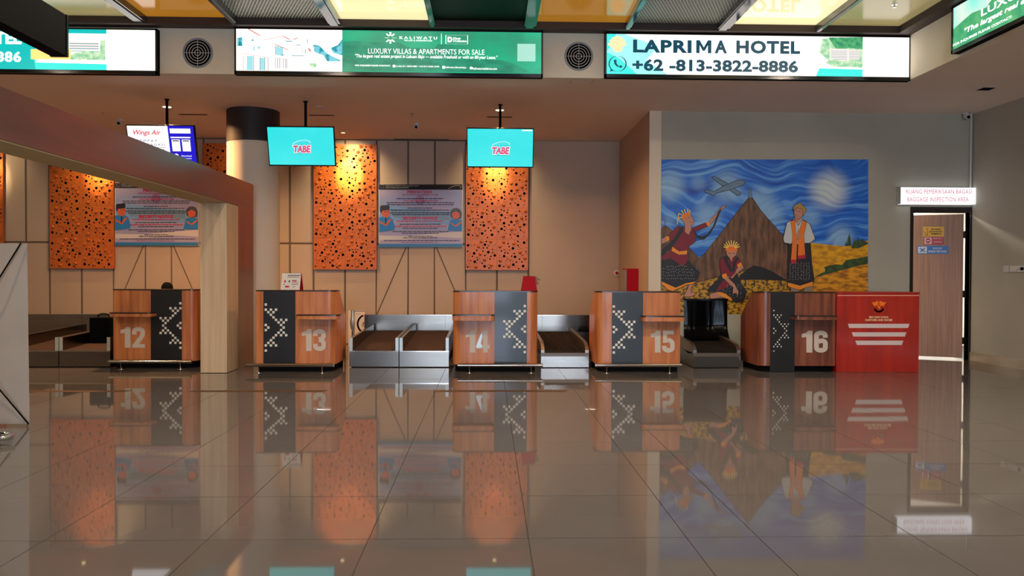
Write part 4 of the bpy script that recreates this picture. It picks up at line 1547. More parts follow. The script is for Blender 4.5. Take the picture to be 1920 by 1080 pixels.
cv.disc(V((566, 370)), 0.005, L_WT, ry=0.033)
cv.disc(V((1265, 380)), 0.005, L_WT, ry=0.033)
cv.poly([V(p) for p in ((1003, 388), (1026, 388), (1026, 364), (1003, 364))], L_WT)
cv.end('lettering')
cv.poly([V(p) for p in [(1685, 312), (1850, 312), (1850, 150), (1685, 150)]], emit('led_code_blank', (176, 232, 212), 1.0))
cv.end('blank_code_square')

# right screen: hotel
t, a, b_, c, d = led_frame(1134.5, 1708, 64, 148, 'right LED screen advertising a hotel with a phone number')
cv = led_canvas(t, a, b_, c, d)
cv.rect(0, 0, 1, 1, L_W)
cv.end('display')
cv.poly([(0, 1), (0.20, 1), (0.13, 0.65), (0.17, 0.3), (0.06, 0.0), (0, 0)], L_CYANPALE)
cv.poly([(0, 1), (0.10, 1), (0.04, 0.6), (0.0, 0.45)], L_CYAN2)
cv.poly([(0, 0.45), (0.02, 0.2), (0.03, 0), (0, 0)], L_CYAN2)
cv.poly([(0.71, 0.05), (0.845, 0.0), (0.845, 0.78), (0.75, 0.72), (0.70, 0.4)], L_TREE2)
cv.poly([(0.73, 0.02), (0.845, 0.0), (0.845, 0.3), (0.80, 0.28), (0.76, 0.34)], L_TREE)
cv.rect(0.735, 0.30, 0.80, 0.62, L_BUILD)
cv.rect(0.785, 0.32, 0.835, 0.58, L_BUILD)
for i in range(6):
    yy = 0.36 + i * 0.043
    cv.line([(0.742, yy), (0.79, yy)], 0.011, L_WINB)
    cv.line([(0.802, yy), (0.832, yy)], 0.011, L_WINB)
cv.poly([(0.72, 0.66), (0.74, 0.56), (0.78, 0.62), (0.81, 0.56), (0.845, 0.62), (0.845, 0.76), (0.75, 0.76)], L_TREE2)
cv.poly([(0.70, 0.80), (0.845, 0.82), (0.845, 1.0), (0.69, 1.0)], L_CYAN2)
cv.end('hotel_picture')
Q = lambda p: ((p[0] - 45) / 6.62 / 570.5, (p[1] - 48) / 6.62 / 79.0 - (p[0] - 45) / 6.62 * 0.00006)
for k in range(7):
    an = radians(200 + k * 23)
    cc_ = cos(an), sin(an)
    cv.poly([Q((175 + 25 * cc_[0] - 14 * cc_[1], 240 + 25 * cc_[1] + 14 * cc_[0])), Q((175 + 118 * cc_[0] - 26 * cc_[1], 228 + 150 * cc_[1] + 16 * cc_[0])),
             Q((175 + 118 * cc_[0] + 26 * cc_[1], 228 + 150 * cc_[1] - 16 * cc_[0])), Q((175 + 25 * cc_[0] + 14 * cc_[1], 240 + 25 * cc_[1] - 14 * cc_[0]))][::-1], L_CREAM)
cv.disc(Q((180, 240)), 0.0165, L_CREAM, ry=0.09)
cv.end('shell_emblem')
pts = [Q((180 + 105 * cos(2 * pi * k / 28), 440 + 102 * sin(2 * pi * k / 28))) for k in range(29)]
for i in range(28):
    cv.line([pts[i], pts[i + 1]], 0.004, L_NAVY)
    cv.d -= cv.step
cv.poly([Q(p) for p in [(85, 542), (135, 530), (100, 500)]], L_NAVY)
cv.line([Q(p) for p in [(148, 400), (155, 440), (185, 475), (225, 480)]], 0.008, L_NAVY)
cv.disc(Q((150, 402)), 0.0045, L_NAVY, ry=0.035)
cv.disc(Q((218, 476)), 0.0055, L_NAVY, ry=0.03)
cv.end('phone_symbol')
cv.text('LAPRI', 0.086, 0.135, 0.278, 0.46, L_NAVY, 0.045, 0, 1.12)
cv.poly([(0.2930, 0.458), (0.3045, 0.458), (0.3045, 0.26), (0.3146, 0.40), (0.3214, 0.40), (0.3315, 0.26), (0.3315, 0.458), (0.3430, 0.458), (0.3430, 0.132), (0.3315, 0.132), (0.3180, 0.31), (0.3045, 0.132), (0.2930, 0.132)], L_NAVY)
cv.text('A', 0.3535, 0.13, 0.395, 0.458, L_NAVY, 0.045)
cv.text('HOTEL', 0.425, 0.125, 0.636, 0.455, L_NAVY, 0.045, 0, 1.12)
cv.text('+62 -813-3822-8886', 0.084, 0.615, 0.63, 0.92, L_NAVY, 0.04, 0, 1.04)
cv.end('lettering')

# left screen
t, a, b_, c, d = led_frame(-285, 294, 50, 136, 'left LED screen with teal hotel page, behind the dark hanging sign box')
cv = led_canvas(t, a, b_, c, d)
N = lambda px, py: ((px + 281) / 570.0, (py - 52) / 80.0)
cv.rect(0, 0, N(197, 0)[0], 1, L_TEAL)
cv.rect(N(197, 0)[0], 0, 1, 1, L_W)
cv.end('display')
p = N
cv.poly([p(64, 133), p(197, 133), p(197, 116), p(120, 112), p(60, 110)], L_CYAN2)
cv.poly([p(64, 118), p(197, 120), p(197, 60), p(64, 60)], L_W)
cv.poly([p(127, 92), p(182, 92), p(182, 76), p(127, 76)], L_BUILD)
for i in range(4):
    cv.line([p(130, 80 + i * 5), p(155, 80 + i * 5)], 0.02, L_WINB)
    cv.line([p(160, 80 + i * 5), p(180, 80 + i * 5)], 0.02, L_WINB)
cv.poly([p(127, 112), p(195, 112), p(195, 72), p(186, 74), p(184, 96), p(160, 94), p(140, 98), p(127, 104)], L_TREE2)
cv.poly([p(55, 112), p(130, 112), p(130, 92), p(55, 92)], L_YEL)
cv.end('hotel_picture')
cv.text('HOTEL', *p(-58, 58), *p(38, 83), L_WT, 0.04)
cv.text('8886', *p(-26, 97), *p(37, 118), L_WT, 0.035, 0, 1.1)
cv.end('lettering')

# side screen on the right return of the fascia
XS = X_SIDEF - 0.10
ys1 = atX(1783, 100, XS)[0]
ys0 = ys1 - 4.6
zz0, zz1 = Z_SOF + 0.03, Z_BEAM - 0.004
t = thing('advertising_screen', 'slanting LED screen on the side fascia at the top right corner', 'screen', (XS, (ys0 + ys1) / 2, zz0), 'LED advertising screens around the ceiling')
MB().box(XS + 0.012, X_SIDEF - 0.0005, ys0, ys1, zz0, zz1).build('cabinet', M_BLACK, t)
m = MB()
m.box(XS, XS + 0.012, ys0, ys1, zz0, zz0 + 0.04)
m.box(XS, XS + 0.012, ys0, ys1, zz1 - 0.02, zz1)
m.box(XS, XS + 0.012, ys0, ys0 + 0.03, zz0, zz1)
m.box(XS, XS + 0.012, ys1 - 0.03, ys1, zz0, zz1)
m.build('frame', M_BLACKG, t)
cv = Canvas(t, lambda u, v, d: (XS + 0.008 - d, ys1 - 0.03 - u * (ys1 - ys0 - 0.06), zz1 - 0.02 - v * (zz1 - zz0 - 0.06)), start=0.0, step=0.0003)
cv.rect(0, 0, 1, 1, L_SKYG)
cv.end('display')
cv.poly([(0, 1), (1, 1), (1, 0.45), (0.8, 0.3), (0.6, 0.5), (0.45, 0.3), (0.3, 0.45), (0.25, 0.12), (0.2, 0.1), (0.14, 0.4), (0.08, 0.35), (0, 0.5)], emit('led_forest', (30, 160, 110), 1.0, rgb2=(90, 190, 120), vscale=(6, 6, 6)))
cv.end('forest_picture')
cv.text('FOR INQUIRIES PLEASE CONTACT:', 0.0, 0.86, 0.24, 0.93, L_WT, 0.03)
cv.text('"The largest real estate project', 0.05, 0.62, 0.45, 0.78, L_WT, 0.03, 0.2)
cv.text('LUXURY VILLAS', 0.12, 0.38, 0.5, 0.55, L_WT, 0.02)
cv.end('lettering')

# ------------------------------------------------------------------ round air diffusers on the fascia
def diffuser(px, py, rp, label):
    x, z = atY(px, py, Y_FAS - 0.02)
    r = rp * (Y_FAS - 0.02) / F
    t = thing('air_diffuser', label, 'vent', (x, Y_FAS, z), 'round air diffusers between the LED screens')
    MB().lathe([(r, -0.002), (r, -0.0005)], (x, Y_FAS, z), 'y', 32).build('dark_throat', M_BLACK, t)
    MB().lathe([(r * 1.14, 0), (r * 1.12, -0.012), (r, -0.012), (r * 0.97, -0.003)], (x, Y_FAS, z), 'y', 40, cap=False).build('outer_ring', mat('ring_grey', (150, 156, 162), rough=0.4), t, smooth=True)
    for q in (0.82, 0.62, 0.42, 0.22):
        MB().tube([(x + r * q * cos(2 * pi * k / 28), Y_FAS - 0.012, z + r * q * sin(2 * pi * k / 28)) for k in range(28)], 0.0045, n=6, closed=True).build('ring_vane', M_WHITE, t, smooth=True)
    m = MB()
    m.tube([(x - r, Y_FAS - 0.01, z), (x + r, Y_FAS - 0.01, z)], 0.003, n=6)
    m.tube([(x, Y_FAS - 0.01, z - r), (x, Y_FAS - 0.01, z + r)], 0.003, n=6)
    m.build('cross_bars', M_WHITE, t)


diffuser(370, 98.5, 24.5, 'round air diffuser between the left and middle LED screens')
diffuser(1085.5, 105, 24, 'round air diffuser between the middle and right LED screens')

# ------------------------------------------------------------------ cameras, sprinklers, slots
def cctv(px, py, label):
    x, y = atZ(px, py, Z_SOF)
    t = thing('security_camera', label, 'camera', (x, y, Z_SOF), 'white ceiling cameras')
    MB().lathe([(0.045, 0), (0.045, -0.02), (0.03, -0.03)], (x, y, Z_SOF), n=18).build('mount', M_WHITE, t, smooth=True)
    m = MB()
    m.tube([(x, y + 0.02, Z_SOF - 0.05), (x, y - 0.07, Z_SOF - 0.075)], 0.035, n=14)
    m.build('body', M_WHITE, t, smooth=True)
    m = MB()
    m.tube([(x, y - 0.07, Z_SOF - 0.075), (x, y - 0.082, Z_SOF - 0.079)], 0.026, n=14)
    m.build('lens', M_BLACKG, t, smooth=True)


cctv(226, 224, 'white security camera left of the leftmost hanging screen')
cctv(781, 231, 'white security camera between the two cyan screens')
cctv(1811, 212, 'white security camera in the corner above the lit door sign')


def sprinkler(px, py, Z, label):
    x, y = atZ(px, py, Z)
    t = thing('sprinkler', label, 'sprinkler', (x, y, Z), 'ceiling sprinklers')
    MB().lathe([(0.035, 0), (0.035, -0.006), (0.01, -0.008), (0.01, -0.035)], (x, y, Z), n=14).build('head', M_CHROME, t, smooth=True)
    MB().lathe([(0.022, -0.04), (0.022, -0.036)], (x, y, Z), n=14).build('deflector', M_CHROME, t)


sprinkler(193, 208, Z_SOF, 'ceiling sprinkler left of the leftmost hanging screen')
sprinkler(773, 213, Z_SOF, 'ceiling sprinkler above the camera between the cyan screens')
sprinkler(1677, 8, Z_PAN, 'chrome sprinkler in the cream coffer at the top right')


def slot(px0, px1, py, label):
    xa, ya = atZ(px0, py, Z_SOF)
    xb, _ = atZ(px1, py, Z_SOF)
    t = thing('slot_diffuser', label, 'vent', ((xa + xb) / 2, ya, Z_SOF), 'linear slot vents in the soffit')
    MB().box(xa, xb, ya - 0.05, ya + 0.05, Z_SOF - 0.006, Z_SOF - 0.0005).build('frame', M_WHITE if False else mat('slot_frame', (170, 150, 130), rough=0.5), t)
    MB().box(xa + 0.02, xb - 0.02, ya - 0.025, ya - 0.005, Z_SOF - 0.0075, Z_SOF - 0.005).box(xa + 0.02, xb - 0.02, ya + 0.005, ya + 0.025, Z_SOF - 0.0075, Z_SOF - 0.005).build('slot', M_BLACK, t)


slot(335, 389, 214, 'linear slot vent right of the leftmost screen post')
slot(578, 627, 215.5, 'linear slot vent above the middle cyan screen')
slot(912, 961, 218.5, 'linear slot vent above the right cyan screen')
slot(738, 842, 260.5, 'long linear slot vent above the right-hand poster')
x, y = atZ(1849, 166, Z_SOF)
t = thing('recessed_downlight', 'square dark recessed downlight in the right side soffit', 'ceiling light', (x, y, Z_SOF))
MB().box(x - 0.1, x + 0.1, y - 0.1, y + 0.1, Z_SOF - 0.006, Z_SOF - 0.0005).build('frame', M_WHITE, t)
MB().box(x - 0.085, x + 0.085, y - 0.085, y + 0.085, Z_SOF - 0.008, Z_SOF - 0.005).build('dark_louver', M_BLACK, t)
xa, ya = atZ(1090, 153, Z_SOF)
t = thing('access_hatch', 'thin access hatch in the soffit under the round diffuser', 'hatch', (xa, ya, Z_SOF))
MB().box(xa - 0.14, xa + 0.14, ya - 0.12, ya + 0.12, Z_SOF - 0.004, Z_SOF - 0.0005).build('hatch_leaf', M_SOFFIT, t)
MB().box(xa - 0.145, xa + 0.145, ya - 0.125, ya + 0.125, Z_SOF - 0.002, Z_SOF - 0.0004).build('shadow_gap', M_JOINT, t)

# ------------------------------------------------------------------ door, its sign and stickers
door = struct(MB().box(dx0 - 0.045, dx0, Y_MUR - 0.02, Y_MUR + 0.122, 0, dz1 + 0.085).box(dx1, dx1 + 0.03, Y_MUR - 0.02, Y_MUR + 0.122, 0, dz1 + 0.085)
              .box(dx0, dx1, Y_MUR - 0.02, Y_MUR + 0.122, dz1, dz1 + 0.085).build('door_1', M_DFRAME))
ang = radians(27)
LW = 0.95
hinge = Vector((dx1 - 0.032, Y_MUR + 0.112, 0))
leaf_z1 = dz1 - 0.015
ux, uy = -cos(ang), sin(ang)


def leafpt(u, v, d):
    """u metres from the hinge along the leaf, v height, d out of the front face"""
    nx_, ny_ = -sin(ang), -cos(ang)
    return (hinge.x + ux * u + nx_ * d, hinge.y + uy * u + ny_ * d, v)


m = MB()
pts = [leafpt(u, v, d) for d in (0.0, -0.04) for (u, v) in ((LW, 0.03), (0, 0.03), (0, leaf_z1), (LW, leaf_z1))]
m.add(pts, [(0, 1, 2, 3), (7, 6, 5, 4), (0, 4, 5, 1), (1, 5, 6, 2), (2, 6, 7, 3), (3, 7, 4, 0)])
leaf = m.build('door_leaf', M_DOOR, door)
for z in (0.25, 1.0, 1.95):
    MB().box(dx1 - 0.04, dx1 + 0.0, Y_MUR + 0.08, Y_MUR + 0.11, z, z + 0.11).build('hinge', M_DFRAME, door)
m = MB()
m.tube([leafpt(LW - 0.07, 1.0, 0.0), leafpt(LW - 0.07, 1.0, 0.05), leafpt(LW - 0.2, 1.0, 0.05)], 0.01, n=8)
m.build('door_handle', M_STEELR, leaf, smooth=True)


def on_leaf(px, py, d):
    # intersect the viewing ray with the leaf plane
    r_ = ray(px, py)
    nx_, ny_ = -sin(ang), -cos(ang)
    k = (nx_ * hinge.x + ny_ * hinge.y + d) / (nx_ * r_.x + ny_ * r_.y)
    return (r_.x * k, r_.y * k, EYE + r_.z * k)


def sticker(x0, y0, x1, y1, mb, label):
    p = on_leaf((x0 + x1) / 2, y1, 0)
    t = thing('door_sign', label, 'sign', p, 'small signs on the door')
    m = MB()
    q = [on_leaf(a, b, 0.0006) for a, b in ((x0, y1), (x1, y1), (x1, y0), (x0, y0))] + [on_leaf(a, b, 0.004) for a, b in ((x0, y1), (x1, y1), (x1, y0), (x0, y0))]
    m.add(q, [(3, 2, 1, 0), (4, 5, 6, 7), (0, 1, 5, 4), (1, 2, 6, 5), (2, 3, 7, 6), (3, 0, 4, 7)])
    m.build('plate', mb, t)
    return t, Canvas(t, on_leaf, (1680, 330), 6.354, start=0.005, step=0.0005)


M_YS = mat('sign_yellow', (228, 172, 28), rough=0.4)
M_RS = mat('sign_red', (190, 24, 40), rough=0.4)
M_BS = mat('sign_blue', (36, 110, 190), rough=0.4)
M_PW = mat('sign_white', (214, 214, 216), rough=0.4)
t, cv = sticker(1731, 425, 1770, 443.5, M_YS, 'yellow door sign with black text, topmost of the three')
cv.text('PINTU DARURAT', 418, 628, 535, 644, PB, 0.03)
cv.text('MOHON DITUTUP', 398, 655, 553, 670, PB, 0.03)
cv.text('KEMBALI', 418, 680, 540, 696, PB, 0.03)
cv.line([(350, 630), (378, 630), (378, 705), (340, 705)], 4, PB)
cv.line([(340, 660), (355, 690)], 5, PB)
cv.end('lettering')
t, cv = sticker(1732, 444.5, 1769.5, 458.5, M_RS, 'red no-entry door sign, middle of the three')
cv.rect(340, 735, 425, 808, M_PW)
cv.disc((382, 771), 32, M_RS)
cv.rect(360, 766, 405, 776, M_PW)
cv.text('STAFF ONLY', 440, 738, 555, 752, M_PW, 0.02)
cv.rect(440, 778, 550, 782, M_PW)
cv.rect(450, 790, 550, 794, M_PW)
cv.end('lettering')
t, cv = sticker(1719.5, 461, 1778.5, 476, M_BS, 'wide blue and white door sign, lowest of the three')
cv.rect(262, 842, 368, 920, M_PW)
cv.line([(285, 860), (345, 905)], 12, M_BS)
cv.line([(345, 860), (285, 905)], 12, M_BS)
cv.disc((315, 882), 16, M_BS)
cv.text('RUANGAN', 440, 850, 552, 872, M_PW, 0.02)
cv.text('BAGASI TERTAHAN', 388, 884, 605, 912, M_PW, 0.02)
cv.end('lettering')

# unseen walls added behind the hatch to block outside light
bl = MB()
bl.box(X_PART + 0.13, dx0 - 1.72, Y_BACK - 0.1, Y_BACK, 0, Z_SOF)
bl.box(dx0 - 1.72, dx0 - 1.70, Y_MUR + 0.12, Y_BACK, 0, Z_SOF)
struct(bl.build('wall_light_block', M_GREY))
# bright room behind the door
rm = MB()
rx0, rx1, ry1, rz1 = dx0 - 1.6, X_RIGHT + 1.5, Y_MUR + 3.0, 2.9
rm.box(rx0, rx1, ry1, ry1 + 0.1, 0, rz1)
rm.box(rx0 - 0.1, rx0, Y_MUR + 0.13, ry1, 0, rz1)
rm.box(rx1, rx1 + 0.1, Y_MUR + 0.13, ry1, 0, rz1)
rm.box(rx0, rx1, Y_MUR + 0.13, ry1, rz1, rz1 + 0.1)
struct(rm.build('wall_inner_room', M_WROOM))
t = thing('tube_light', 'bright ceiling light of the room behind the ajar door', 'ceiling light', ((rx0 + rx1) / 2, Y_MUR + 1.5, rz1))
MB().box((rx0 + rx1) / 2 - 0.6, (rx0 + rx1) / 2 + 0.6, Y_MUR + 1.4, Y_MUR + 1.6, rz1 - 0.05, rz1 - 0.001).build('diffuser', emit('room_light', (255, 240, 220), 6), t)
area_light('room_light', ((rx0 + rx1) / 2, Y_MUR + 1.5, rz1 - 0.06), (1.2, 0.3), P_ROOM * 4, (1, 0.9, 0.78), parent=t)

# lit sign over the door
YS = 12.78
x0, z1 = atY(1689, 351, YS)
x1, _ = atY(1829.5, 351, YS)
z0 = atY(1760, 382.5, YS)[1]
z1 = atY(1760, 351.5, YS)[1]
t = thing('light_box_sign', 'glowing white baggage inspection sign above the door', 'sign', ((x0 + x1) / 2, Y_MUR, z0))
MB().box(x0, x1, YS, Y_MUR - 0.03, z0, z1).build('acrylic_box', emit('sign_glow', (250, 250, 255), 1.25), t)
MB().box(x0 - 0.012, x1 + 0.004, Y_MUR - 0.03, Y_MUR - 0.001, z0 - 0.01, z1 + 0.01).build('back_tray', M_STEELR, t)
cv = Canvas(t, planeY(YS), (1680, 330), 6.354, start=0.0015)
E_PINK = emit('sign_letters', (214, 90, 110), 0.9)
MB().box(x1, x1 + 0.004, YS + 0.01, Y_MUR - 0.035, z0 + 0.01, z1 - 0.01).build('added_end_glow', emit('sign_end_glow', (215, 232, 255), 3.2), t)  # added glowing panel, out of sight, brightens the right wall beside the sign
MB().box(x0 - 0.006, x0, YS, Y_MUR - 0.03, z0, z1).build('side_plate', M_WHITESTEEL, t)
cv.text('RUANG PEMERIKSAAN BAGASI', 118, 160, 900, 212, E_PINK, 0.0, 0, 1.05)
cv.text('BAGGAGE INSPECTION AREA', 135, 254, 865, 304, E_PINK, 0.0, 0, 1.05)
cv.end('lettering')

# conduit, switch panel on the right wall
xc = X_RIGHT - 0.04
tag(MB().tube([(xc, Y_MUR - 0.03, Z_SOF), (xc, Y_MUR - 0.03, z1 - 0.1)], 0.014, n=8).build('cable_conduit', M_WHITE, smooth=True), 'thin white cable conduit in the corner above the lit sign', 'pipe')
ya, za = atX(1883, 504, X_RIGHT)
yb_, _ = atX(1892, 504, X_RIGHT)
z0, z1 = za - 0.05, za + 0.045
t = thing('light_switch', 'small single white switch left of the socket strip on the right wall', 'switch', (X_RIGHT, (ya + yb_) / 2, z0))
MB().box(X_RIGHT - 0.015, X_RIGHT - 0.0005, yb_, ya, z0, z1).build('plate', M_WHITE, t)
MB().box(X_RIGHT - 0.02, X_RIGHT - 0.015, yb_ + 0.02, ya - 0.02, z0 + 0.025, z1 - 0.025).build('rocker', M_WHITE, t)
yc, _ = atX(1895, 504, X_RIGHT)
yd, _ = atX(1925, 504, X_RIGHT)
t = thing('socket_strip', 'long white socket and switch strip on the right wall', 'switch', (X_RIGHT, (yc + yd) / 2, z0))
MB().box(X_RIGHT - 0.015, X_RIGHT - 0.0005, yd, yc, z0 + 0.003, z1 - 0.003).build('plate', M_WHITE, t)
for i in range(4):
    yy = yc - 0.07 - i * (yc - yd - 0.1) / 4
    MB().box(X_RIGHT - 0.019, X_RIGHT - 0.015, yy - 0.05, yy + 0.02, z0 + 0.025, z1 - 0.025).build('rocker', M_BLACK if i == 3 else M_WHITE, t)

# ------------------------------------------------------------------ mural
YM = Y_MUR
mx0, mz1 = atY(1240, 299, YM)
mx1, mz0 = atY(1628, 586, YM)
t = thing('mural', 'wall mural of dancers, cone-roofed hut and aeroplane over yellow fields', 'mural', ((mx0 + mx1) / 2, YM, mz0))
mural = t


def sky_material():
    m = bpy.data.materials.new('mural_sky_paint')
    m.use_nodes = True
    nt = m.node_tree
    b = nt.nodes['Principled BSDF']
    b.inputs['Roughness'].default_value = 0.5
    tc = nt.nodes.new('ShaderNodeTexCoord')
    nz0 = nt.nodes.new('ShaderNodeTexNoise')
    nz0.inputs['Scale'].default_value = 1.1
    nz0.inputs['Detail'].default_value = 1.5
    nt.links.new(tc.outputs['Object'], nz0.inputs['Vector'])
    mul = nt.nodes.new('ShaderNodeVectorMath')
    mul.operation = 'MULTIPLY_ADD'
    mul.inputs[1].default_value = (0.9, 0.0, 0.9)
    nt.links.new(nz0.outputs['Color'], mul.inputs[0])
    nt.links.new(tc.outputs['Object'], mul.inputs[2])
    mp = nt.nodes.new('ShaderNodeMapping')
    mp.inputs['Scale'].default_value = (0.9, 1, 14)
    nt.links.new(mul.outputs[0], mp.inputs[0])
    nz = nt.nodes.new('ShaderNodeTexNoise')
    nz.inputs['Scale'].default_value = 1.0
    nz.inputs['Detail'].default_value = 5
    nt.links.new(mp.outputs[0], nz.inputs['Vector'])
    r = nt.nodes.new('ShaderNodeValToRGB')
    e = r.color_ramp.elements
    e[0].position, e[1].position = 0.28, 0.74
    e[0].color, e[1].color = lin((8, 66, 176)), lin((140, 200, 246))
    q = e.new(0.5)
    q.color = lin((30, 116, 220))
    nt.links.new(nz.outputs['Fac'], r.inputs[0])
    last = r.outputs[0]
    ro = Vector(mural.location)
    for (px, py, rad, strength) in ((1262, 343, 30, .75), (1315, 338, 16, .4), (1368, 345, 32, .7), (1432, 375, 32, .6), (1454, 400, 24, .5),
                                    (1560, 350, 38, .95), (1332, 398, 28, .6), (1522, 402, 24, .5), (1582, 440, 26, .7), (1258, 410, 14, .4)):
        x, z = atY(px, py, YM)
        R_ = rad * YM / F
        sub = nt.nodes.new('ShaderNodeVectorMath')
        sub.operation = 'DISTANCE'
        sub.inputs[1].default_value = (x - ro.x, -0.001, z - ro.z)
        # a light wobble keeps the painted clouds brushy
        wob = nt.nodes.new('ShaderNodeVectorMath')
        wob.operation = 'MULTIPLY_ADD'
        wob.inputs[1].default_value = (0.10, 0, 0.10)
        nt.links.new(nz.outputs['Color'], wob.inputs[0])
        nt.links.new(tc.outputs['Object'], wob.inputs[2])
        nt.links.new(wob.outputs[0], sub.inputs[0])
        mr = nt.nodes.new('ShaderNodeMapRange')
        mr.interpolation_type = 'SMOOTHSTEP'
        mr.inputs['From Min'].default_value = R_ * 0.3
        mr.inputs['From Max'].default_value = R_ * 1.35
        mr.inputs['To Min'].default_value = strength
        mr.inputs['To Max'].default_value = 0.0
        nt.links.new(sub.outputs['Value'], mr.inputs[0])
        br = nt.nodes.new('ShaderNodeMath')
        br.operation = 'MULTIPLY'
        nt.links.new(mr.outputs[0], br.inputs[0])
        st = nt.nodes.new('ShaderNodeMapRange')
        st.inputs['From Min'].default_value = 0.3
        st.inputs['From Max'].default_value = 0.6
        st.inputs['To Min'].default_value = 0.7
        st.inputs['To Max'].default_value = 1.0
        nt.links.new(nz.outputs['Fac'], st.inputs[0])
        nt.links.new(st.outputs[0], br.inputs[1])
        mx = nt.nodes.new('ShaderNodeMix')
        mx.data_type = 'RGBA'
        mx.inputs['B'].default_value = lin((222, 232, 226)) if rad > 35 else lin((170, 214, 232))
        nt.links.new(br.outputs[0], mx.inputs['Factor'])
        nt.links.new(last, mx.inputs['A'])
        last = mx.outputs['Result']
    nt.links.new(last, b.inputs['Base Color'])
    return m


PK = mat('mural_black', (22, 18, 20), rough=0.5)
PSPOT = mat('mural_black_spotted', (30, 28, 32), rough=0.5)
MW_ = mat('mural_wheat', (240, 176, 20), rough=0.5, rgb2=(196, 130, 12), vscale=(7, 1, 16), contrast=(0.38, 0.6))
MW2 = mat('mural_furrows', (236, 160, 24), rough=0.5, rgb2=(160, 96, 14), vscale=(6, 1, 20), contrast=(0.4, 0.56))
MW3 = mat('mural_straw', (206, 152, 30), rough=0.5, rgb2=(84, 58, 16), vscale=(16, 1, 26), contrast=(0.42, 0.54))
MH = mat('mural_thatch', (128, 88, 60), rough=0.5, rgb2=(78, 48, 30), vscale=(14, 1, 3), contrast=(0.38, 0.62))
MR_ = mat('mural_maroon', (128, 14, 44), rough=0.5)
MO = mat('mural_orange', (250, 150, 30), rough=0.5)
MO2 = mat('mural_vest_orange', (246, 124, 24), rough=0.5)
MSK = mat('mural_skin', (200, 136, 112), rough=0.5)
MYEL = mat('mural_yellow', (250, 214, 90), rough=0.5)
MWH = mat('mural_white', (206, 206, 206), rough=0.5)
MGRY = mat('mural_plane_grey', (120, 150, 176), rough=0.5, rgb2=(86, 116, 146), vscale=(3, 1, 6))
MGRN = mat('mural_green', (70, 96, 44), rough=0.5, rgb2=(40, 56, 26), vscale=(12, 1, 12))
MTAN = mat('mural_turban', (180, 140, 70), rough=0.5)
MFT = mat('mural_foot_grey', (150, 136, 126), rough=0.5)
cv = Canvas(t, planeY(YM), (0, 0), 1.0, start=0.001, step=0.0005)
cv.rect(1240, 299, 1628, 586, sky_material())
cv.end('painted_sky')
B0, BK = (1440, 370), 5.685
cv.o, cv.k = B0, BK
cv.poly([(380, 480), (480, 487), (700, 512), (840, 522), (960, 500), (1065, 455), (1065, 1240), (380, 1240)], MW_)
cv.poly([(420, 870), (560, 835), (800, 770), (1065, 710), (1065, 1240), (380, 1240)], MW2)
cv.end('painted_field')
cv.poly([(820, 520), (830, 465), (840, 500), (850, 440), (866, 385), (880, 450), (888, 515)], MGRN)
cv.poly([(890, 520), (925, 450), (935, 470), (962, 430), (975, 470), (1005, 440), (1030, 470), (1062, 480), (1062, 500), (960, 545), (890, 545)], MGRN)
cv.poly([(490, 855), (560, 810), (610, 790), (600, 745), (640, 730), (720, 715), (790, 720), (830, 670), (900, 655), (960, 650), (1062, 625), (1062, 710), (960, 730), (830, 765), (700, 800), (560, 840)], MGRN)
cv.end('painted_bushes')
cv.o, cv.k = (1220, 280), 3.376
cv.poly([(68, 860), (150, 760), (300, 755), (600, 760), (960, 800), (980, 905), (600, 1045), (68, 1040)], MW3)
cv.end('painted_straw_ground')
# far hut
cv.poly([(90, 480), (130, 508), (230, 610), (310, 690), (330, 740), (200, 760), (68, 760), (68, 500)], MH, PK, 2.6)
cv.line([(90, 425), (90, 482)], 8, MGRY)
cv.end('painted_far_hut')
# main hut
cv.poly([(560, 800), (640, 735), (740, 750), (858, 832), (700, 826), (560, 826)], PK)
for x in (600, 655, 735, 825):
    cv.line([(x, 820), (x, 868)], 7, PK)
cv.poly([(622, 302), (640, 302), (700, 392), (780, 482), (862, 575), (880, 700), (858, 830), (770, 775), (700, 745), (650, 738), (590, 770), (480, 795), (285, 845), (300, 760), (270, 720), (340, 660), (420, 560), (520, 430)], MH, PK, 3)
cv.poly([(616, 310), (640, 310), (636, 250), (623, 250)], MGRY, PK, 2.2)
cv.end('painted_hut')
# aeroplane
cv.o, cv.k = (1230, 290), 9.143
cv.poly([(1250, 600), (1330, 575), (1455, 662), (1440, 690), (1390, 700)], MGRY, PK, 9)
cv.poly([(950, 385), (1010, 378), (1240, 500), (1250, 540), (1130, 535)], MGRY, PK, 9)
cv.poly([(835, 610), (870, 595), (985, 630), (1130, 550), (1240, 500), (1400, 435), (1500, 445), (1532, 480), (1500, 520), (1330, 580), (1240, 610), (1020, 665), (990, 705), (960, 690), (840, 645)], MGRY, PK, 9)
cv.end('painted_aeroplane')
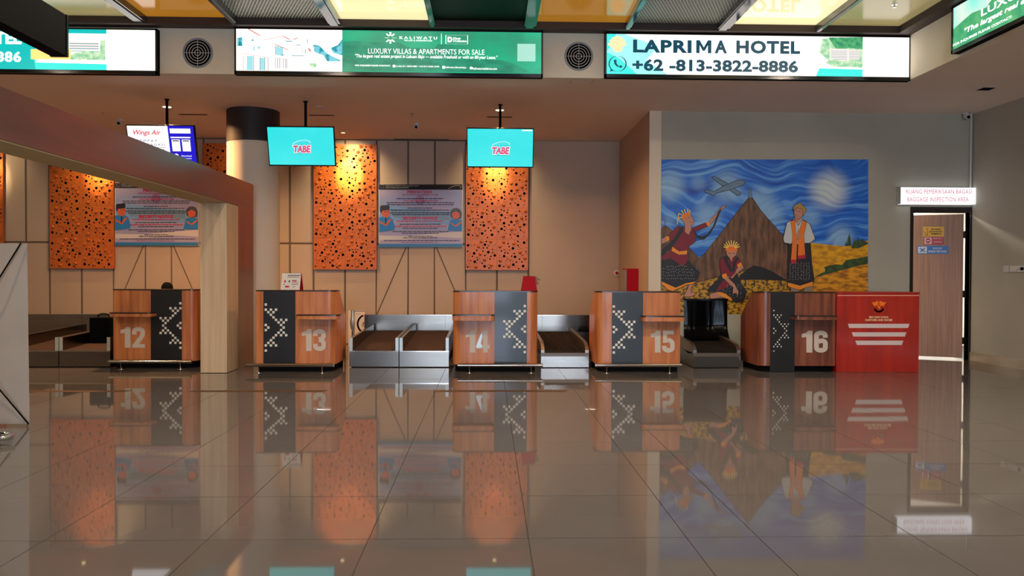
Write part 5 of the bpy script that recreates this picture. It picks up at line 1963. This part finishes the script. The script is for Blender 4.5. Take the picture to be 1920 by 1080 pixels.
# dancer with raised arm
cv.o, cv.k = (1230, 370), 4.911
OW = 4.5
cv.poly([(300, 800), (345, 797), (320, 845), (325, 875), (372, 880), (350, 905), (300, 918), (250, 915), (262, 890), (285, 850)], MSK, PK, OW)
cv.poly([(50, 765), (90, 790), (180, 825), (270, 785), (350, 770), (350, 797), (270, 808), (230, 830), (150, 865), (105, 850), (70, 815), (50, 805)], MO, PK, OW)
cv.poly([(50, 580), (70, 560), (130, 560), (200, 610), (245, 640), (290, 580), (330, 620), (400, 690), (385, 740), (350, 775), (270, 790), (180, 830), (90, 790), (50, 770)], PSPOT, PK, OW)
cv.poly([(482, 225), (560, 140), (580, 100), (640, 70), (645, 80), (600, 120), (580, 150), (500, 250)], MSK, PK, 3)
cv.poly([(50, 385), (90, 365), (120, 385), (100, 410), (50, 428)], MSK)
cv.poly([(135, 440), (285, 470), (282, 525), (295, 570), (250, 635), (200, 605), (130, 560), (60, 580), (50, 545), (130, 495)], MR_)
cv.poly([(105, 350), (200, 262), (255, 280), (300, 345), (325, 285), (455, 232), (480, 268), (350, 320), (368, 380), (360, 410), (305, 450), (285, 500), (150, 460), (180, 430), (130, 390)], MR_, PK, 3)
cv.poly([(150, 455), (210, 500), (285, 488), (280, 525), (210, 528), (140, 492)], MO)
cv.poly([(85, 360), (115, 358), (122, 390), (100, 408)], MO)
cv.poly([(455, 232), (485, 225), (500, 255), (475, 270)], MO)
cv.poly([(255, 185), (290, 140), (315, 150), (345, 215), (345, 245), (320, 262), (325, 290), (300, 350), (262, 320), (262, 250), (245, 215)], MSK, PK, 3)
cv.poly([(230, 200), (240, 160), (290, 140), (312, 150), (302, 172), (260, 192), (250, 218)], MO2)
for ln in ([(240, 180), (205, 195)], [(238, 165), (208, 150)], [(250, 152), (232, 122)], [(268, 145), (258, 112)], [(290, 142), (290, 108)], [(305, 148), (310, 118)], [(200, 190), (190, 250)], [(205, 150), (200, 195)]):
    cv.line(ln, 9, MYEL)
cv.poly([(215, 280), (250, 262), (240, 320), (190, 400), (140, 460), (60, 540), (50, 540), (50, 480), (90, 450), (150, 390), (190, 340)], PSPOT)
cv.poly([(335, 285), (380, 350), (420, 360), (470, 340), (520, 270), (570, 130), (600, 95), (590, 130), (540, 260), (500, 330), (440, 390), (400, 385), (360, 350)], PSPOT)
cv.line([(285, 192), (300, 188)], 4, PK)
cv.line([(312, 232), (330, 228)], 4, MR_)
rs = random.Random(5)
for q in range(84):
    x, y = 62 + (q % 14) * 21 + rs.uniform(-6, 6) + (q // 14 % 2) * 10, 605 + (q // 14) * 28 + rs.uniform(-7, 7)
    if 612 + abs(x - 180) * 0.2 < y < 815 - abs(x - 190) * 0.25:
        cv.disc((x, y), 3.2, MWH, n=6)
        cv.d -= cv.step
cv.end('painted_standing_dancer')
# seated dancer
cv.poly([(490, 890), (560, 868), (620, 890), (700, 950), (600, 920), (530, 935), (492, 932)], MSK, PK, OW)
cv.poly([(580, 868), (640, 890), (700, 940), (690, 955), (620, 920), (560, 885)], MO)
cv.poly([(600, 700), (560, 760), (470, 850), (480, 870), (540, 870), (580, 868), (640, 885), (700, 935), (720, 965), (800, 960), (830, 870), (780, 790), (740, 700)], PSPOT, PK, OW)
cv.poly([(620, 760), (680, 780), (700, 800), (600, 850), (545, 868), (570, 820)], MR_)
cv.poly([(750, 650), (788, 625), (800, 650), (730, 705), (700, 745), (655, 735), (690, 700)], MSK)
cv.poly([(585, 570), (640, 540), (680, 580), (720, 545), (770, 570), (780, 600), (740, 650), (720, 700), (680, 740), (655, 720), (600, 710), (583, 640)], MR_, PK, 3)
cv.poly([(615, 745), (655, 735), (720, 800), (755, 870), (745, 920), (735, 880), (700, 890), (705, 830), (660, 790)], MSK, PK, 3)
cv.poly([(740, 620), (775, 598), (788, 625), (750, 650)], MO)
cv.poly([(600, 712), (640, 700), (655, 735), (610, 748)], MO)
cv.poly([(610, 545), (650, 540), (665, 600), (700, 680), (680, 690), (640, 620)], PSPOT)
cv.poly([(745, 540), (755, 560), (730, 610), (715, 690), (697, 680), (700, 610)], PSPOT)
cv.poly([(640, 490), (740, 490), (735, 530), (700, 560), (690, 600), (670, 560), (645, 530)], MSK, PK, 3)
cv.poly([(630, 490), (640, 450), (690, 440), (740, 455), (745, 495), (690, 500)], MO2)
for k in range(9):
    an = radians(-175 + k * 21)
    cv.line([(688 + 35 * cos(an), 468 + 20 * sin(an)), (688 + 72 * cos(an), 462 + 62 * sin(an))], 10, MYEL)
cv.line([(660, 515), (680, 518)], 4, PK)
cv.line([(700, 518), (722, 515)], 4, PK)
for q in range(36):
    x, y = 612 + (q % 6) * 32 + rs.uniform(-9, 9), 800 + (q // 6) * 24 + rs.uniform(-8, 8)
    if x + y < 1440 or x - y > 20:
        continue
    cv.disc((x, y), 3, MWH, n=6)
    cv.d -= cv.step
cv.end('painted_seated_dancer')
# man with folded hands
cv.o, cv.k = B0, BK
OW = 6
cv.poly([(235, 940), (315, 960), (310, 1020), (235, 1020)], MFT)
cv.poly([(375, 940), (460, 930), (460, 1020), (375, 1020)], MFT)
cv.poly([(210, 500), (440, 490), (455, 700), (480, 870), (470, 930), (330, 960), (200, 925), (205, 700)], PSPOT, PK, OW)
cv.poly([(200, 905), (330, 940), (470, 895), (465, 945), (380, 965), (330, 990), (200, 950)], MO, PK, 4)
cv.poly([(262, 228), (358, 228), (360, 500), (262, 500)], MWH)
cv.poly([(270, 235), (190, 270), (150, 440), (160, 485), (230, 500), (300, 440), (370, 490), (430, 490), (490, 450), (485, 420), (430, 280), (350, 235), (310, 300)], MWH, PK, OW)
cv.poly([(275, 235), (300, 290), (340, 235), (345, 195), (270, 195)], MSK)
cv.poly([(232, 255), (275, 240), (285, 400), (300, 430), (290, 690), (230, 690), (245, 500), (250, 410)], MO2, PK, 3)
cv.poly([(355, 245), (400, 270), (370, 400), (385, 620), (305, 640), (310, 440), (325, 350)], MO2, PK, 3)
cv.poly([(230, 665), (290, 665), (285, 705), (235, 708)], PR)
cv.poly([(305, 625), (385, 610), (385, 650), (308, 660)], PR)
cv.poly([(265, 130), (300, 110), (350, 120), (370, 170), (350, 205), (330, 225), (300, 235), (275, 220), (268, 185)], MSK, PK, 3)
cv.poly([(250, 125), (270, 90), (330, 58), (395, 130), (380, 170), (360, 200), (350, 130), (300, 112), (265, 140)], MTAN, PK, 4)
cv.poly([(285, 410), (312, 330), (325, 400), (345, 420), (320, 440), (290, 435)], MSK)
cv.line([(278, 150), (295, 150)], 4, PK)
cv.line([(312, 152), (332, 155)], 4, PK)
cv.line([(285, 200), (310, 202)], 4, MR_)
for q in range(80):
    x, y = 222 + (q % 8) * 29 + rs.uniform(-6, 6), 705 + (q // 8) * 19 + rs.uniform(-5, 5)
    cv.disc((x, y), 3.6, MWH, n=6)
    cv.d -= cv.step
cv.end('painted_man')

# ------------------------------------------------------------------ portal on the left
XP = -3.50
pz0, pz1 = 2.29, 2.665
t = thing('wooden_portal', 'large red-brown wooden portal frame crossing the left of the hall', 'portal', (XP, 11.9, 0))
MB().box(XP - 0.37, XP, 2.2, 12.45, pz0, pz1).build('top_beam', M_PURPWOOD, t)
MB().box(XP - 0.355, XP - 0.01, 2.21, 11.66, pz0 - 0.012, pz0).build('beam_underside', M_UNDER, t)
MB().box(XP - 0.37, XP, 11.68, 12.45, 0, pz0).build('far_upright', M_PURPWOODV, t)
MB().box(XP - 0.37, XP, 2.2, 2.9, 0, pz0).build('near_upright', M_PURPWOODV, t)
x0 = atY(376, 690, 11.15)[0]
x1 = atY(425.5, 690, 11.15)[0]
MB().box(x0, x1, 11.15, 11.655, 0.006, pz0 - 0.014).build('cream_post', M_CREAMWOOD, t)
MB().box(x0 + 0.01, x1 - 0.01, 11.16, 11.65, 0.0, 0.006).build('post_foot', M_BLACK, t)
MB().box(x0 + 0.04, x1 - 0.04, 11.655, 11.68, 0.0, pz0 - 0.01).build('shadow_gap', M_BLACK, t)

# dark hanging sign box, top left
t = thing('sign_box', 'long dark sign box hanging at the top left corner', 'sign', (-3.05, 5, 3.5))
Ye = 6.0
bx1, bz1 = atY(127, 30, Ye)
bx0, bz0 = atY(97, 106, Ye)
MB().box(bx0, bx1, 3.0, Ye, bz0, bz1).build('box_body', M_BLACK, t)
MB().box(bx0 - 0.004, bx1 + 0.004, Ye - 0.02, Ye + 0.004, bz0 - 0.004, bz1 + 0.004).build('end_cap', M_BLACKG, t)
m = MB()
for yy in (3.5, 5.6):
    m.tube([((bx0 + bx1) / 2, yy, bz1), ((bx0 + bx1) / 2, yy, Z_PAN)], 0.015, n=8)
m.build('hanger_rod', M_BLACK, t)

# ------------------------------------------------------------------ back of the X-banner
Yn = 7.25
nx1, _ = atY(55, 790, Yn)
nx1t, nz1 = atY(47, 456, Yn)
nx0 = nx1 - 1.0
t = thing('banner_stand', 'back of a white banner on a black crossed-rod stand at the left edge', 'banner', ((nx0 + nx1) / 2, Yn, 0))
m = MB()
m.add([(nx0, Yn, 0.02), (nx1, Yn, 0.02), (nx1t + 0.0, Yn + 0.03, nz1), (nx0 + 0.02, Yn + 0.03, nz1), (nx0, Yn + 0.003, 0.02), (nx1, Yn + 0.003, 0.02), (nx1t, Yn + 0.033, nz1), (nx0 + 0.02, Yn + 0.033, nz1)],
      [(0, 1, 2, 3), (7, 6, 5, 4), (0, 4, 5, 1), (1, 5, 6, 2), (2, 6, 7, 3), (3, 7, 4, 0)])
m.build('banner_sheet', M_BANNER, t)
hub = ((nx0 + nx1) / 2, Yn - 0.10, 0.74)
for ex, ez, nm in ((nx1 + 0.0, 0.02, 'lower_rod'), (nx0, 0.02, 'lower_rod'), (nx1t - 0.03, nz1 - 0.0, 'upper_rod'), (nx0 + 0.04, nz1, 'upper_rod')):
    m = MB()
    m.tube([hub, ((hub[0] + ex) / 2, Yn - 0.075, (hub[2] + ez) / 2), (ex, Yn - 0.01, ez)], 0.007, n=8)
    m.build(nm, M_BLACK, t, smooth=True)
m = MB()
m.lathe([(0.04, -0.02), (0.04, 0.02)], hub, 'y', 14)
m.tube([hub, (hub[0], Yn - 0.5, 0.0)], 0.008, n=8)
m.build('hub_and_leg', M_BLACK, t, smooth=True)

# chrome luggage trolley corner
tx, ty = atZ(4, 832, 0.0)
zc = 0.06
t = thing('luggage_trolley', 'chrome tubular luggage trolley base cut off by the left edge', 'trolley', (tx - 0.4, ty, 0))
m = MB()
rr = 0.10
cxq, cyq = atZ(-4, 819, 0.05)
pts = [(cxq - 0.9, cyq + rr, 0.05)] + [(cxq + rr * 0.95 * cos(a), cyq + rr * sin(a), 0.05) for a in [radians(90 - 180 * k / 10) for k in range(11)]] + [(cxq - 0.9, cyq - rr, 0.05)]
m.tube(pts, 0.022, n=12)
m.build('base_tube', M_CHROME, t, smooth=True)
m = MB()
m.tube([(cxq - 0.85, cyq - rr, 0.05), (cxq - 0.9, cyq - rr, 0.9), (cxq - 0.9, cyq + rr, 0.9), (cxq - 0.85, cyq + rr, 0.05)], 0.018, n=10)
m.build('push_handle', M_CHROME, t, smooth=True)
m = MB()
for q in (cxq - 0.06, cxq - 0.8):
    for yy in (cyq - rr * 0.8, cyq + rr * 0.8):
        m.lathe([(0.028, -0.012), (0.028, 0.012)], (q, yy, 0.028), 'y', 14)
m.build('wheel', M_BLACK, t, smooth=True)

# ------------------------------------------------------------------ floor tape strips
for i, (a, b, lb) in enumerate(((50, 245, 'leftmost brown floor tape strip, beside the white banner'), (356, 613, 'brown floor tape strip in front of the cream portal post'),
                                (812, 1067, 'rightmost brown floor tape strip, below the counter with the pale patch'))):
    xa, ya = atZ(a, 733, 0.001)
    xb, _ = atZ(b, 733, 0.001)
    yv = 9.42
    o = MB().add([(xa, yv - 0.06, 0.0015), (xb - 0.06, yv - 0.06, 0.0015), (xb, yv + 0.06, 0.0015), (xa + 0.06, yv + 0.06, 0.0015)] +
                 [(xa, yv - 0.06, 0.0003), (xb - 0.06, yv - 0.06, 0.0003), (xb, yv + 0.06, 0.0003), (xa + 0.06, yv + 0.06, 0.0003)],
                 [(0, 1, 2, 3), (4, 5, 1, 0), (5, 6, 2, 1), (6, 7, 3, 2), (7, 4, 0, 3)]).build('floor_tape', M_YTAPE)
    tag(o, lb, 'floor tape', 'brown queue lines on the floor')

# ------------------------------------------------------------------ person seated behind counter 12
Yp = 13.32
hx, hz = atY(313, 542, Yp)
top = atY(313, 529.5, Yp)[1]
t = thing('person', 'seated person behind counter 12, only the crown of black hair showing', 'person', (hx, Yp, 0))


def skin_body(name, nodes, edges, m, parent, sub=2):
    me = bpy.data.meshes.new(name)
    off = parent.location
    me.from_pydata([(n[0][0] - off.x, n[0][1] - off.y, n[0][2] - off.z) for n in nodes], edges, [])
    o = bpy.data.objects.new(name, me)
    COL.objects.link(o)
    o.parent = parent
    sk = o.modifiers.new('skin', 'SKIN')
    for i, n in enumerate(nodes):
        me.skin_vertices[0].data[i].radius = n[1]
    me.skin_vertices[0].data[0].use_root = True
    ss = o.modifiers.new('sub', 'SUBSURF')
    ss.levels = ss.render_levels = sub
    me.materials.append(m)
    return o


hc = top - 0.12
bx, by = hx, Yp
nodes = [((bx, by + 0.08, 0.47), (0.15, 0.12)), ((bx, by + 0.06, 0.62), (0.14, 0.10)), ((bx, by + 0.04, 0.78), (0.17, 0.11)), ((bx, by + 0.03, hc - 0.17), (0.055, 0.055)), ((bx, by, hc - 0.06), (0.06, 0.07)),
         ((bx - 0.19, by + 0.03, 0.80), (0.055, 0.055)), ((bx - 0.23, by - 0.02, 0.66), (0.042, 0.042)), ((bx - 0.14, by - 0.24, 0.70), (0.03, 0.03)),
         ((bx + 0.19, by + 0.03, 0.80), (0.055, 0.055)), ((bx + 0.23, by - 0.02, 0.66), (0.042, 0.042)), ((bx + 0.14, by - 0.24, 0.70), (0.03, 0.03)),
         ((bx - 0.11, by - 0.02, 0.48), (0.085, 0.08)), ((bx - 0.12, by - 0.36, 0.48), (0.06, 0.06)), ((bx - 0.12, by - 0.34, 0.08), (0.04, 0.04)), ((bx - 0.12, by - 0.46, 0.04), (0.04, 0.035)),
         ((bx + 0.11, by - 0.02, 0.48), (0.085, 0.08)), ((bx + 0.12, by - 0.36, 0.48), (0.06, 0.06)), ((bx + 0.12, by - 0.34, 0.08), (0.04, 0.04)), ((bx + 0.12, by - 0.46, 0.04), (0.04, 0.035))]
edges = [(0, 1), (1, 2), (2, 3), (3, 4), (2, 5), (5, 6), (6, 7), (2, 8), (8, 9), (9, 10), (0, 11), (11, 12), (12, 13), (13, 14), (0, 15), (15, 16), (16, 17), (17, 18)]
skin_body('body', nodes, edges, M_SHIRT, t)
m = MB()
m.lathe([(0.02, -0.125), (0.05, -0.11), (0.068, -0.07), (0.078, 0.0), (0.074, 0.06), (0.05, 0.10), (0.01, 0.115)], (bx, by, hc), n=20)
m.build('head', M_SKIN, t, smooth=True)
m = MB()
m.lathe([(0.084, -0.02), (0.09, 0.02), (0.086, 0.06), (0.065, 0.10), (0.035, 0.12), (0.004, 0.125)], (bx, by + 0.01, hc), n=24)
m.build('hair', M_HAIR, t, smooth=True)
t = thing('office_chair', 'black office chair behind counter 12 under the seated person', 'chair', (bx, by + 0.1, 0))
MB().extrude(rrect(bx - 0.23, bx + 0.23, by - 0.12, by + 0.30, 0.06), 'z', 0.34, 0.40).build('seat', M_BLACK, t, smooth=True)
MB().extrude(rrect(bx - 0.2, bx + 0.2, by + 0.28, by + 0.33, 0.02), 'z', 0.45, 0.86).build('backrest', M_BLACK, t, smooth=True)
m = MB()
m.tube([(bx, by + 0.1, 0.34), (bx, by + 0.1, 0.06)], 0.025, n=10)
for k in range(5):
    a = 2 * pi * k / 5
    m.tube([(bx, by + 0.1, 0.08), (bx + 0.26 * cos(a), by + 0.1 + 0.26 * sin(a), 0.03)], 0.02, n=8)
m.tube([(bx, by + 0.27, 0.37), (bx, by + 0.32, 0.5)], 0.02, n=8)
m.build('star_base', M_BLACK, t, smooth=True)
